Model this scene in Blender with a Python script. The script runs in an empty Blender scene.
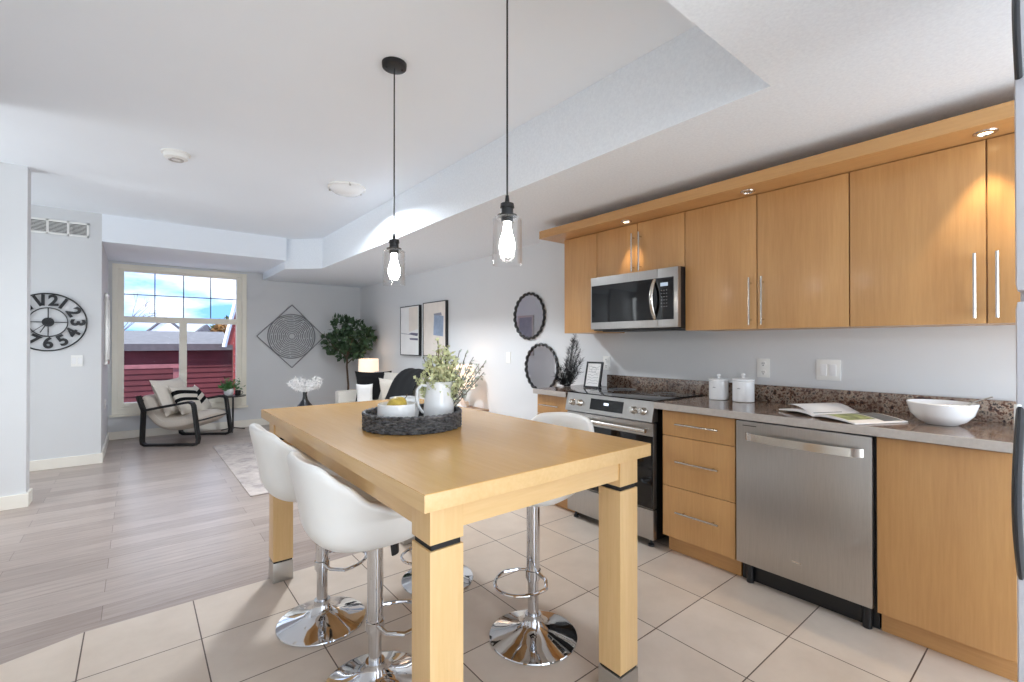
import bpy, bmesh, math, random
from mathutils import Vector, Matrix
PI = math.pi
sc = bpy.context.scene
C = sc.collection
random.seed(7)
R = math.radians

# ------------------------------------------------------------------ camera
cd = bpy.data.cameras.new('camera'); cam = bpy.data.objects.new('camera', cd); C.objects.link(cam)
cd.sensor_width = 36.0; cd.lens = 464.5/1024*36.0; cd.clip_start = 0.02; cd.clip_end = 300
cam.location = (0, 0, 1.27); cam.rotation_euler = (R(90.3), 0, R(-39.0))
sc.camera = cam
# ------------------------------------------------------------------ world
w = bpy.data.worlds.new('world'); sc.world = w; w.use_nodes = True
nt = w.node_tree; nt.nodes.clear()
def N(t, kind, **kw):
    n = t.nodes.new(kind)
    for k, v in kw.items():
        if k in n.inputs: n.inputs[k].default_value = v
        else: setattr(n, k, v)
    return n
o_ = N(nt, 'ShaderNodeOutputWorld'); bg = N(nt, 'ShaderNodeBackground', Strength=2.0)
tc = N(nt, 'ShaderNodeTexCoord'); mp = N(nt, 'ShaderNodeMapping'); mp.inputs['Scale'].default_value = (1.6, 1.6, 4.5)
nz = N(nt, 'ShaderNodeTexNoise', Scale=2.1, Detail=6.0, Roughness=0.55)
rp = N(nt, 'ShaderNodeValToRGB'); e = rp.color_ramp.elements
e[0].position = 0.42; e[0].color = (0.13, 0.30, 0.60, 1); e[1].position = 0.56; e[1].color = (0.60, 0.64, 0.70, 1)
nt.links.new(tc.outputs['Generated'], mp.inputs['Vector']); nt.links.new(mp.outputs[0], nz.inputs['Vector'])
nt.links.new(nz.outputs['Fac'], rp.inputs[0]); nt.links.new(rp.outputs[0], bg.inputs['Color']); nt.links.new(bg.outputs[0], o_.inputs[0])
# ------------------------------------------------------------------ sun, added fill lights out of view, exposure
def sunlight():
    l = bpy.data.lights.new('sun', 'SUN'); l.energy = 4.2; l.angle = R(1); l.color = (1, .9, .78)
    o = bpy.data.objects.new('sun', l); C.objects.link(o); o.rotation_euler = (R(55), 0, R(-62))
sunlight()
def area(name, loc, rot, sx, sy, power, col=(1, 1, 1)):
    l = bpy.data.lights.new(name, 'AREA'); l.shape = 'RECTANGLE'; l.size = sx; l.size_y = sy; l.energy = power; l.color = col
    o = bpy.data.objects.new(name, l); C.objects.link(o); o.location = loc; o.rotation_euler = rot
    return o
area('fill_back', (1.2, -2.78, 1.15), (R(-112), 0, R(180)), 3.2, 1.9, 108, (.83, .925, 1.0))  # added fill light behind the camera, set in an invented opening
area('fill_hall', (-2.3, 4.55, 1.2), (0, R(-84), 0), 2.1, 1.1, 20, (.90, .96, 1))  # unseen fill light added in the hall to brighten the room
area('fill_entry', (-2.3, 5.95, 1.2), (0, R(-84), 0), 2.1, 1.0, 17, (.88, .95, 1))  # unseen fill light added in the niche to brighten the sofa side
sc.view_settings.view_transform = 'Standard'; sc.view_settings.look = 'None'
sc.view_settings.exposure = 0.55; sc.view_settings.gamma = 1.0; sc.view_settings.use_curve_mapping = False
sc.cycles.max_bounces = 10; sc.cycles.diffuse_bounces = 6; sc.cycles.glossy_bounces = 5; sc.cycles.transmission_bounces = 6
sc.cycles.transparent_max_bounces = 8; sc.cycles.sample_clamp_indirect = 6.0
sc.cycles.caustics_reflective = False; sc.cycles.caustics_refractive = False

# ------------------------------------------------------------------ materials
def s2l(c): return tuple(((v/255)/12.92 if v/255 <= .04045 else ((v/255+.055)/1.055)**2.4) for v in c)
MATS = {}
def base(name, col, rough=.5, metal=0., spec=.5, **kw):
    m = bpy.data.materials.new(name); m.use_nodes = True
    b = m.node_tree.nodes['Principled BSDF']
    b.inputs['Base Color'].default_value = (*col, 1); b.inputs['Roughness'].default_value = rough
    b.inputs['Metallic'].default_value = metal; b.inputs['Specular IOR Level'].default_value = spec
    for k, v in kw.items(): b.inputs[k.replace('_', ' ')].default_value = v
    m.diffuse_color = (*col, 1); MATS[name] = m
    return m, m.node_tree, b
def mixc(t, fac, a, b_):
    n = t.nodes.new('ShaderNodeMix'); n.data_type = 'RGBA'
    t.links.new(fac, n.inputs[0]) if not isinstance(fac, float) else setattr(n.inputs[0], 'default_value', fac)
    for k, v in ((6, a), (7, b_)):
        if isinstance(v, tuple): n.inputs[k].default_value = (*v, 1)
        else: t.links.new(v, n.inputs[k])
    return n.outputs[2]
def coords(t, scale=(1, 1, 1), loc=(0, 0, 0), rot=(0, 0, 0)):
    c = t.nodes.new('ShaderNodeTexCoord'); m = t.nodes.new('ShaderNodeMapping')
    m.inputs['Scale'].default_value = scale; m.inputs['Location'].default_value = loc; m.inputs['Rotation'].default_value = rot
    t.links.new(c.outputs['Object'], m.inputs[0]); return m.outputs[0]
def noise(t, vec, scale, detail=3., rough=.5):
    n = N(t, 'ShaderNodeTexNoise', Scale=scale, Detail=detail, Roughness=rough); t.links.new(vec, n.inputs['Vector']); return n.outputs['Fac']
def ramp(t, fac, stops):
    n = t.nodes.new('ShaderNodeValToRGB'); el = n.color_ramp.elements
    while len(el) < len(stops): el.new(.5)
    for i, (p, c) in enumerate(stops): el[i].position = p; el[i].color = (*c, 1)
    t.links.new(fac, n.inputs[0]); return n.outputs[0]
def bump(t, b, h, s, d=.01):
    n = N(t, 'ShaderNodeBump', Strength=s, Distance=d); t.links.new(h, n.inputs['Height']); t.links.new(n.outputs[0], b.inputs['Normal'])
def plain(name, rgb, rough=.5, metal=0., var=.04, sc_=8., **kw):
    c = s2l(rgb); m, t, b = base(name, c, rough, metal, **kw)
    if var:
        v = noise(t, coords(t), sc_, 3.)
        lo = tuple(max(0, x*(1-var*2)) for x in c); hi = tuple(min(1, x*(1+var*2)) for x in c)
        t.links.new(ramp(t, v, [(.3, lo), (.7, hi)]), b.inputs['Base Color'])
    return m
def wood(name, dark, light, axis='z', rough=.35, coat=.15):
    m, t, b = base(name, s2l(light), rough); b.inputs['Coat Weight'].default_value = coat; b.inputs['Coat Roughness'].default_value = .15
    st = {'z': (28, 28, 1.6), 'y': (28, 1.6, 28), 'x': (1.6, 28, 28)}[axis]
    big = {'z': (4, 4, .6), 'y': (4, .6, 4), 'x': (.6, 4, 4)}[axis]
    f1 = noise(t, coords(t, st), 3.2, 5., .6); f2 = noise(t, coords(t, big), 1.8, 3.)
    n = t.nodes.new('ShaderNodeMath'); n.operation = 'ADD'; t.links.new(f1, n.inputs[0]); t.links.new(f2, n.inputs[1])
    n2 = t.nodes.new('ShaderNodeMath'); n2.operation = 'MULTIPLY'; n2.inputs[1].default_value = .5; t.links.new(n.outputs[0], n2.inputs[0])
    t.links.new(ramp(t, n2.outputs[0], [(.32, s2l(dark)), (.68, s2l(light))]), b.inputs['Base Color'])
    bump(t, b, f1, .03, .002)
    return m
M = MATS
plain('wall_paint', (216, 217, 218), .75, var=.006, sc_=2)
def textured_ceiling():
    m, t, b = base('ceiling_texture', s2l((244, 244, 244)), .9, spec=.2)
    c = coords(t); f = noise(t, c, 75., 3., .7)
    t.links.new(ramp(t, f, [(.3, s2l((232, 237, 243))), (.7, s2l((242, 247, 252)))]), b.inputs['Base Color'])
    bump(t, b, f, .3, .003)
textured_ceiling()
plain('ceiling_paint', (240, 245, 251), .85, var=.004, sc_=2)
plain('white_trim', (240, 235, 224), .4, var=.01)
plain('cream_vinyl', (236, 230, 214), .4, var=.01)
plain('dark_grille', (60, 62, 66), .5, var=.02)
wood('maple_cabinet', (184, 136, 84), (202, 155, 100), 'z')
wood('maple_cabinet_y', (184, 136, 84), (202, 155, 100), 'y')
wood('maple_leg', (212, 172, 116), (226, 190, 138), 'z')
wood('maple_top', (206, 158, 90), (218, 172, 106), 'y', rough=.24, coat=.3)
wood('maple_edge', (212, 172, 116), (226, 190, 138), 'y')
wood('maple_edge_x', (212, 172, 116), (226, 190, 138), 'x')
wood('walnut_side', (120, 92, 66), (160, 126, 94), 'x')
def tiles():
    m, t, b = base('floor_tile', s2l((205, 188, 170)), .32, spec=.45)
    p = .3955
    c = coords(t, loc=(-.224+4*p, -(.815)+10*p, 0))
    br = N(t, 'ShaderNodeTexBrick'); br.offset = 0; br.squash = 1
    for k, v in (('Scale', 1.), ('Mortar Size', .0026), ('Mortar Smooth', .1), ('Bias', 0.), ('Brick Width', p), ('Row Height', p)): br.inputs[k].default_value = v
    br.inputs['Color1'].default_value = (*s2l((208, 192, 176)), 1); br.inputs['Color2'].default_value = (*s2l((217, 203, 189)), 1)
    br.inputs['Mortar'].default_value = (*s2l((92, 74, 62)), 1)
    t.links.new(c, br.inputs['Vector'])
    f = noise(t, coords(t), 4.5, 6., .6)
    v = ramp(t, f, [(.3, (.84, .82, .80)), (.7, (1, 1, 1))])
    mx = t.nodes.new('ShaderNodeMix'); mx.data_type = 'RGBA'; mx.blend_type = 'MULTIPLY'; mx.inputs[0].default_value = .8
    t.links.new(br.outputs['Color'], mx.inputs[6]); t.links.new(v, mx.inputs[7]); t.links.new(mx.outputs[2], b.inputs['Base Color'])
    iv = t.nodes.new('ShaderNodeMath'); iv.operation = 'SUBTRACT'; iv.inputs[0].default_value = 1; t.links.new(br.outputs['Fac'], iv.inputs[1])
    bump(t, b, iv.outputs[0], .4, .003)
tiles()
def planks():
    m, t, b = base('floor_planks', s2l((150, 132, 120)), .30, spec=.45)
    c = coords(t, loc=(5, 5, 0))
    br = N(t, 'ShaderNodeTexBrick'); br.offset = .37; br.squash = 1
    for k, v in (('Scale', 1.), ('Mortar Size', .0012), ('Mortar Smooth', .1), ('Bias', 0.), ('Brick Width', 1.22), ('Row Height', .16)): br.inputs[k].default_value = v
    br.inputs['Color1'].default_value = (*s2l((164, 149, 141)), 1); br.inputs['Color2'].default_value = (*s2l((184, 170, 162)), 1)
    br.inputs['Mortar'].default_value = (*s2l((112, 96, 88)), 1)
    t.links.new(c, br.inputs['Vector'])
    f = noise(t, coords(t, (1.4, 16, 1)), 2.4, 7., .65)
    v = ramp(t, f, [(.3, (.70, .68, .66)), (.7, (1.06, 1.05, 1.04))])
    mx = t.nodes.new('ShaderNodeMix'); mx.data_type = 'RGBA'; mx.blend_type = 'MULTIPLY'; mx.inputs[0].default_value = .85
    t.links.new(br.outputs['Color'], mx.inputs[6]); t.links.new(v, mx.inputs[7]); t.links.new(mx.outputs[2], b.inputs['Base Color'])
    bump(t, b, f, .12, .002)
planks()
def granite():
    m, t, b = base('granite', s2l((90, 70, 60)), .12, spec=.6)
    c = coords(t); f = noise(t, c, 42., 5., .75); g = noise(t, c, 11., 3.)
    a = ramp(t, f, [(.38, s2l((26, 22, 24))), (.46, s2l((104, 70, 54))), (.53, s2l((170, 152, 134))), (.62, s2l((40, 34, 36)))])
    t.links.new(mixc(t, ramp(t, g, [(.4, (0, 0, 0)), (.7, (.5, .5, .5))]), a, s2l((70, 52, 46))), b.inputs['Base Color'])
granite()
plain('counter_edge_lit', (186, 178, 170), .3, var=.03, sc_=60)  # lit look of the counter's front edge painted in as pale grey
def steel():
    m, t, b = base('stainless', s2l((176, 172, 166)), .3, 1.0)
    f = noise(t, coords(t, (1, 60, 2)), 6., 3.)
    t.links.new(ramp(t, f, [(.3, s2l((180, 177, 173))), (.7, s2l((188, 185, 181)))]), b.inputs['Base Color'])
    b.inputs['Anisotropic'].default_value = .5
steel()
plain('brushed_handle', (205, 200, 192), .22, 1.0, var=.01)
plain('chrome', (214, 214, 216), .05, 1.0, var=0)
plain('satin_cap', (190, 186, 180), .35, .9, var=.01)
plain('black_gap', (22, 20, 20), .7, var=.02)
plain('black_metal', (34, 34, 35), .45, .2, var=.03)
plain('black_glass', (10, 10, 12), .06, var=0)
plain('black_satin', (26, 26, 28), .35, var=.02)
plain('fridge_grey', (196, 195, 200), .35, .0, var=.02)
plain('white_leather', (238, 236, 232), .38, var=.01)
plain('white_ceramic', (240, 240, 240), .14, var=.005)
plain('white_plastic', (238, 237, 233), .4, var=.005)
plain('ivory_fabric', (226, 220, 210), .9, var=.03, sc_=120)
plain('linen', (206, 196, 184), .95, var=.05, sc_=150)
plain('cream_cushion', (226, 218, 206), .95, var=.03, sc_=150)
plain('black_fabric', (16, 16, 18), .95, var=.1, sc_=150)
plain('fur_black', (12, 12, 14), .8, var=.2, sc_=200)
plain('leaf_green', (60, 84, 56), .5, var=.18, sc_=20)
plain('leaf_pale', (206, 208, 164), .6, var=.12, sc_=30)
plain('leaf_grey', (176, 182, 170), .6, var=.12, sc_=30)
plain('leaf_bright', (70, 120, 60), .5, var=.15, sc_=40)
plain('bark', (84, 68, 54), .8, var=.1, sc_=40)
plain('pear_skin', (190, 164, 70), .5, var=.12, sc_=40)
plain('plume_white', (244, 242, 240), .9, var=.02)
plain('plume_black', (22, 22, 24), .9, var=.1)
plain('soil', (50, 40, 32), .95, var=.1)
plain('paper_white', (238, 236, 234), .6, var=.01)
plain('grey_print', (150, 150, 160), .7, var=.05)
plain('blue_print', (150, 164, 186), .7, var=.06, sc_=12)
plain('blush_print', (232, 222, 212), .7, var=.02)
plain('violet_print', (112, 108, 130), .7, var=.04)
plain('wire_grey', (138, 138, 140), .5, .2, var=.03)
plain('magazine_dark', (92, 94, 96), .4, var=.3, sc_=14)
plain('magazine_green', (150, 158, 96), .4, var=.3, sc_=30)
plain('magazine_pink', (200, 96, 100), .4, var=.2, sc_=30)
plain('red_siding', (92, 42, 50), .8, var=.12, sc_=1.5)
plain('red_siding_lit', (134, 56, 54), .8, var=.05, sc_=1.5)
plain('red_railing', (140, 88, 92), .8, var=.08)
plain('roof_grey', (128, 128, 130), .9, var=.06)
plain('roof_dark', (92, 90, 96), .9, var=.06)
plain('snow', (226, 230, 240), .9, var=.03)
plain('house_white', (226, 226, 232), .9, var=.02)
plain('autumn_leaf', (156, 120, 74), .9, var=.2, sc_=10)
plain('evergreen', (86, 92, 62), .9, var=.2, sc_=10)
plain('twig', (112, 106, 116), .9, var=.03)
plain('ground_out', (228, 230, 234), .95, var=.1)  # ground kept snow-bright to bounce light up through the window
def rugm():
    m, t, b = base('rug', s2l((186, 176, 172)), .95, spec=.1)
    c = coords(t); f = noise(t, c, 5., 6., .7); g = noise(t, coords(t, (3, 22, 1)), 3., 5., .7)
    a = ramp(t, f, [(.35, s2l((150, 142, 142))), (.5, s2l((190, 180, 174))), (.68, s2l((206, 196, 190)))])
    t.links.new(mixc(t, ramp(t, g, [(.42, (0, 0, 0)), (.6, (.55, .55, .55))]), a, s2l((158, 146, 142))), b.inputs['Base Color'])
    bump(t, b, noise(t, c, 160., 2.), .4, .004)
rugm()
def checker_fabric():
    # black and cream stripes of the woven pillow, along its local z
    m, t, b = base('striped_weave', s2l((220, 212, 200)), .95, spec=.1)
    sp = t.nodes.new('ShaderNodeSeparateXYZ'); t.links.new(coords(t), sp.inputs[0])
    a = t.nodes.new('ShaderNodeMath'); a.operation = 'MULTIPLY_ADD'; a.inputs[1].default_value = 2.2; a.inputs[2].default_value = .5
    t.links.new(sp.outputs[2], a.inputs[0])
    n = t.nodes.new('ShaderNodeValToRGB'); n.color_ramp.interpolation = 'CONSTANT'; el = n.color_ramp.elements
    cr = s2l((218, 210, 198)); bk = s2l((22, 22, 24))
    st = [(0, cr), (.42, bk), (.52, cr), (.64, bk), (.76, cr)]
    while len(el) < len(st): el.new(.9)
    for i, (p, c) in enumerate(st): el[i].position = p; el[i].color = (*c, 1)
    t.links.new(a.outputs[0], n.inputs[0]); t.links.new(n.outputs[0], b.inputs['Base Color'])
checker_fabric()
def glass(name, tint=(1, 1, 1), refl=.08, rough=0.):
    m = bpy.data.materials.new(name); m.use_nodes = True; t = m.node_tree; t.nodes.clear()
    o = t.nodes.new('ShaderNodeOutputMaterial'); mx = t.nodes.new('ShaderNodeMixShader')
    tr = N(t, 'ShaderNodeBsdfTransparent', Color=(*tint, 1)); gl = N(t, 'ShaderNodeBsdfGlossy', Roughness=rough)
    fr = N(t, 'ShaderNodeLayerWeight', Blend=refl)
    t.links.new(fr.outputs['Facing'], mx.inputs[0]); t.links.new(tr.outputs[0], mx.inputs[1]); t.links.new(gl.outputs[0], mx.inputs[2]); t.links.new(mx.outputs[0], o.inputs[0])
    MATS[name] = m
glass('window_glass', (.97, .98, 1), .04)
glass('shade_glass', (.985, .985, .985), .12)
def mirror():
    plain('mirror', (248, 249, 250), .02, 1.0, var=0)
mirror()
def emit(name, col, st, mix=None):
    m = bpy.data.materials.new(name); m.use_nodes = True; b = m.node_tree.nodes['Principled BSDF']
    b.inputs['Base Color'].default_value = (*col, 1); b.inputs['Emission Color'].default_value = (*col, 1); b.inputs['Emission Strength'].default_value = st
    MATS[name] = m
emit('bulb_glow', (1, .95, .88), 45)
emit('lampbulb_glow', (1, .86, .68), 2)
emit('spot_glow', (1, .78, .45), 5)
emit('lampshade_glow', (1, .80, .62), .5)
emit('lampbase_glow', (1, .90, .76), .3)
emit('display_white', (.75, .85, 1), .8)
emit('display_dim', (.35, .42, .5), .5)

# ------------------------------------------------------------------ mesh helpers
def nb(): return bmesh.new()
def box(bm, x0, x1, y0, y1, z0, z1, bev=0.):
    vs = [bm.verts.new((x, y, z)) for x in (x0, x1) for y in (y0, y1) for z in (z0, z1)]
    f = [(0, 1, 3, 2), (4, 6, 7, 5), (0, 4, 5, 1), (2, 3, 7, 6), (0, 2, 6, 4), (1, 5, 7, 3)]
    fs = [bm.faces.new([vs[i] for i in q]) for q in f]
    if bev > 0:
        es = list({e for q in fs for e in q.edges})
        bmesh.ops.bevel(bm, geom=es, offset=bev, segments=2, affect='EDGES', profile=.7)
    return bm
def B(*a, bev=0.): return box(nb(), *a, bev=bev)
def cyl(bm, c, r, z0, z1, n=32, r2=None):
    r2 = r if r2 is None else r2
    a = [bm.verts.new((c[0]+r*math.cos(2*PI*i/n), c[1]+r*math.sin(2*PI*i/n), z0)) for i in range(n)]
    b = [bm.verts.new((c[0]+r2*math.cos(2*PI*i/n), c[1]+r2*math.sin(2*PI*i/n), z1)) for i in range(n)]
    for i in range(n): bm.faces.new((a[i], a[(i+1) % n], b[(i+1) % n], b[i]))
    bm.faces.new(a[::-1]); bm.faces.new(b); return bm
def lathe(bm, prof, n=40, c=(0, 0, 0), close=False):
    rings = []
    for r, z in prof:
        if r < 1e-5: rings.append([bm.verts.new((c[0], c[1], c[2]+z))])
        else: rings.append([bm.verts.new((c[0]+r*math.cos(2*PI*i/n), c[1]+r*math.sin(2*PI*i/n), c[2]+z)) for i in range(n)])
    for a, b in zip(rings, rings[1:]):
        for i in range(n):
            j = (i+1) % n
            if len(a) == 1 and len(b) == 1: continue
            if len(a) == 1: bm.faces.new((a[0], b[j], b[i]))
            elif len(b) == 1: bm.faces.new((a[i], a[j], b[0]))
            else: bm.faces.new((a[i], a[j], b[j], b[i]))
    return bm
def tube(bm, pts, r, n=10, closed=False, flat=None):
    pts = [Vector(p) for p in pts]; m = len(pts); rings = []
    up = Vector((0, 0, 1)); prev = None
    for i, p in enumerate(pts):
        if closed: d = pts[(i+1) % m]-pts[i-1]
        else: d = pts[min(i+1, m-1)]-pts[max(i-1, 0)]
        d.normalize()
        if prev is None:
            u = up.cross(d)
            if u.length < 1e-3: u = Vector((1, 0, 0)).cross(d)
        else: u = prev-d*prev.dot(d)
        u.normalize(); prev = u; v = d.cross(u)
        rr = r[i] if isinstance(r, (list, tuple)) else r
        a, b = (rr, rr) if flat is None else (rr*flat[0], rr*flat[1])
        rings.append([bm.verts.new(p+u*math.cos(2*PI*k/n)*a+v*math.sin(2*PI*k/n)*b) for k in range(n)])
    rng = range(m) if closed else range(m-1)
    for i in rng:
        A, Bq = rings[i], rings[(i+1) % m]
        for k in range(n): bm.faces.new((A[k], A[(k+1) % n], Bq[(k+1) % n], Bq[k]))
    if not closed: bm.faces.new(rings[0][::-1]); bm.faces.new(rings[-1])
    return bm
def ringpts(c, r, n, plane='xy'):
    out = []
    for i in range(n):
        a = 2*PI*i/n; u, v = r*math.cos(a), r*math.sin(a)
        out.append({'xy': (c[0]+u, c[1]+v, c[2]), 'yz': (c[0], c[1]+u, c[2]+v), 'xz': (c[0]+u, c[1], c[2]+v)}[plane])
    return out
def prism(bm, poly, z0, z1):
    a = [bm.verts.new((x, y, z0)) for x, y in poly]; b = [bm.verts.new((x, y, z1)) for x, y in poly]; n = len(poly)
    for i in range(n): bm.faces.new((a[i], a[(i+1) % n], b[(i+1) % n], b[i]))
    bm.faces.new(a[::-1]); bm.faces.new(b); return bm
def xform(bm, mat): bmesh.ops.transform(bm, matrix=mat, verts=bm.verts); return bm
def obj(name, bm, mat, parent=None, loc=(0, 0, 0), smooth=True, sub=0, solid=0., rot=None):
    bmesh.ops.recalc_face_normals(bm, faces=bm.faces)
    me = bpy.data.meshes.new(name); bm.to_mesh(me); bm.free()
    me.materials.append(M[mat] if isinstance(mat, str) else mat)
    o = bpy.data.objects.new(name, me); C.objects.link(o); o.location = loc
    if rot: o.rotation_euler = rot
    if parent: o.parent = parent
    if smooth:
        for p in me.polygons: p.use_smooth = True
        try: me.set_sharp_from_angle(angle=R(35))
        except Exception: pass
    if solid: 
        s = o.modifiers.new('solid', 'SOLIDIFY'); s.thickness = solid; s.offset = 0
    if sub:
        s = o.modifiers.new('sub', 'SUBSURF'); s.levels = sub; s.render_levels = sub
    return o
def tag(o, label, cat, group=None):
    o['label'] = label; o['category'] = cat
    if group: o['group'] = group
    return o
def thing(name, label, cat, loc=(0, 0, 0), rz=0., group=None):
    o = bpy.data.objects.new(name, None); C.objects.link(o); o.empty_display_size = .1
    o.location = loc; o.rotation_euler = (0, 0, rz); return tag(o, label, cat, group)
def struct(name, bm, mat, smooth=False, parent=None):
    o = obj(name, bm, mat, parent, smooth=smooth)
    if not parent: o['kind'] = 'structure'
    return o
def copy_tree(o, parent=None):
    c = o.copy(); C.objects.link(c); c.parent = parent
    for ch in list(o.children): copy_tree(ch, c)
    return c

# ------------------------------------------------------------------ the room
WX, FY, LX = 3.08, 8.06, -.66         # right wall, window wall, left wall
ZM, ZK = 2.65, 2.255                  # main ceiling, kitchen ceiling
struct('floor', prism(nb(), [(-2.4, -2.9), (3.2, -2.9), (3.2, 2.778), (-.17, 2.778), (-.66, 2.63), (-2.4, 2.63)], -.06, 0), 'floor_tile')
struct('floor', prism(nb(), [(-2.4, 2.63), (-.66, 2.63), (-.17, 2.778), (3.2, 2.778), (3.2, 8.2), (-2.4, 8.2)], -.06, 0), 'floor_planks')
struct('wall_right', B(WX, WX+.12, -2.9, 8.2, 0, 2.8), 'wall_paint')
bm = nb(); box(bm, -2.4, -.18, FY, FY+.12, 0, 2.8); box(bm, 1.245, WX, FY, FY+.12, 0, 2.8)
box(bm, -.18, 1.245, FY, FY+.12, 0, .40); box(bm, -.18, 1.245, FY, FY+.12, 2.27, 2.8)
struct('wall_far', bm, 'wall_paint')
struct('wall_left', B(-2.4, LX, -2.9, 3.95, 0, 2.8), 'wall_paint')
struct('wall_stub', B(-2.4, -.66, 5.19, 5.34, 0, 2.8), 'wall_paint')
struct('wall_clock', B(-2.4, -.285, 6.587, FY, 0, 2.8), 'wall_paint')
struct('wall_hall', B(-2.52, -2.4, 3.9, 6.7, 0, 2.8), 'wall_paint')
bm = nb(); box(bm, -.66, 3.2, -3.0, -2.88, 2.2, 2.8); box(bm, -.66, -.45, -3.0, -2.88, 0, 2.2); box(bm, 2.85, 3.2, -3.0, -2.88, 0, 2.2)
struct('wall_back', bm, 'wall_paint')
struct('ceiling', B(-2.4, 3.2, -3.0, 8.2, ZM, ZM+.15), 'ceiling_paint')
struct('ceiling', prism(nb(), [(-.9, -3.0), (WX, -3.0), (WX, FY), (1.53, FY), (1.53, 6.67), (1.9, 6.3), (1.885, .755), (-.9, .755)], ZK, ZM+.001), 'ceiling_texture')
struct('ceiling', B(-.285, 1.53, 6.587, FY, 2.357, ZM+.001), 'ceiling_paint')
# baseboards
def bb(name, x0, x1, y0, y1, h=.105): struct(name, B(x0, x1, y0, y1, .001, h, bev=.003), 'white_trim')
bb('baseboard_far', -.285, WX, FY-.016, FY); bb('baseboard_clock', -2.4, -.269, 6.571, 6.587); bb('baseboard_bay', -.285, -.269, 6.588, FY-.016)
bb('baseboard_stub', -2.4, -.644, 5.174, 5.19); bb('baseboard_stub_end', -.66, -.644, 5.191, 5.355); bb('baseboard_left_end', -.66, -.64, 3.86, 3.97)
bb('baseboard_left', -.66, -.645, -2.8, 3.86); bb('baseboard_right', WX-.016, WX, 2.80, FY-.016)
# the window
def window():
    y0, y1 = FY-.045, FY+.06
    fr = nb(); X0, X1, Z0, Z1 = -.245, 1.31, .33, 2.325
    cw = .062
    box(fr, X0, X0+cw, FY-.022, FY+.001, Z0, Z1, .004); box(fr, X1-cw, X1, FY-.022, FY+.001, Z0, Z1, .004)
    box(fr, X0+cw, X1-cw, FY-.022, FY+.001, Z0, Z0+.075, .004); box(fr, X0+cw, X1-cw, FY-.022, FY+.001, Z1-cw, Z1, .004)
    w_ = struct('window_1', fr, 'cream_vinyl')
    s = nb(); a, b_ = X0+cw, X1-cw
    box(s, a, a+.06, FY-.005, FY+.07, .40, 2.27, .004); box(s, b_-.07, b_, FY-.005, FY+.07, .40, 2.27, .004)
    box(s, a+.06, b_-.07, FY-.004, FY+.07, .40, .475, .002); box(s, a+.06, b_-.07, FY-.004, FY+.07, 2.235, 2.27, .002)
    box(s, a+.06, b_-.07, FY-.003, FY+.07, 1.555, 1.635, .002); box(s, .478, .566, FY-.002, FY+.069, .475, 1.555, .002)
    struct('sash', s, 'cream_vinyl', parent=w_)
    g = nb()
    for k in (1, 2, 3):
        x = a+.06+(b_-a-.13)*k/4; box(g, x-.006, x+.006, FY+.028, FY+.036, 1.63, 2.24)
    box(g, a+.05, b_-.06, FY+.028, FY+.036, 1.925, 1.937)
    struct('glazing_bars', g, 'dark_grille', parent=w_)
    p = nb()
    for (p0, p1, q0, q1) in ((a+.05, b_-.06, 1.63, 2.24), (a+.05, .48, .47, 1.56), (.564, b_-.06, .47, 1.56)):
        box(p, p0, p1, FY+.040, FY+.044, q0, q1)
    struct('pane', p, 'window_glass', parent=w_)
    struct('window_sill', B(X0-.02, X1+.02, FY-.05, FY-.02, Z0-.03, Z0, bev=.004), 'cream_vinyl', parent=w_)
window()
bm = nb()
for x in (-.45, 1.17, 2.79): box(bm, x, x+.06, -2.97, -2.9, 0, 2.2)
box(bm, -.45, 2.85, -2.97, -2.9, 2.14, 2.2); box(bm, -.45, 2.85, -2.97, -2.9, 0, .06)
struct('door_1', bm, 'white_trim')  # unseen frame of the opening added for the back fill light

# ------------------------------------------------------------------ wall fittings
def plate(name, label, cat, loc, normal, w_=.075, h=.118, kind='outlet'):
    rz = {'-x': 0, '-y': R(90), '+x': R(180)}[normal]      # built facing local -x
    t = thing(name, label, cat, loc, rz)
    obj('cover_plate', B(-.006, .0, -w_/2, w_/2, -h/2, h/2, bev=.003), 'white_plastic', t)
    if kind == 'outlet':
        for dz in (-.027, .027):
            f = obj('socket', xform(cyl(nb(), (0, 0), .017, -.002, .002, 20), Matrix.Translation((-.0075, 0, dz)) @ Matrix.Rotation(R(90), 4, 'Y')), 'white_plastic', t)
            s = nb(); box(s, -.0103, -.0092, -.007, -.004, -.002, .008); box(s, -.0103, -.0092, .004, .007, -.002, .008); box(s, -.0103, -.0092, -.003, .003, -.012, -.007)
            xform(s, Matrix.Translation((0, 0, dz))); obj('slots', s, 'black_gap', f)
    else:
        n = kind
        for k in range(n):
            yy = (k-(n-1)/2)*.046
            obj('rocker', B(-.0095, -.005, yy-.016, yy+.016, -.033, .033, bev=.002), 'white_ceramic', t)
    return t
plate('wall_outlet', 'white double socket outlet above the counter beside the two canisters', 'outlet', (WX, 1.279, 1.115), '-x')
plate('wall_outlet', 'white socket outlet half hidden behind the small black photo frame', 'outlet', (WX, 2.536, 1.106), '-x')
plate('light_switch', 'wide white two-rocker switch plate above the open magazine', 'light switch', (WX, .926, 1.118), '-x', .12, .118, 2)
plate('light_switch', 'white rocker switch on the grey wall below the black clock', 'light switch', (-.475, 6.587, 1.09), '-y', .09, .118, 2)
plate('wall_outlet', 'white outlet low on the side wall of the window bay', 'outlet', (-.285, 7.35, .55), '+x')
plate('light_switch', 'small white switch plate on the wall left of the round mirrors', 'light switch', (WX, 3.86, 1.12), '-x', .075, .118, 1)
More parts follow.
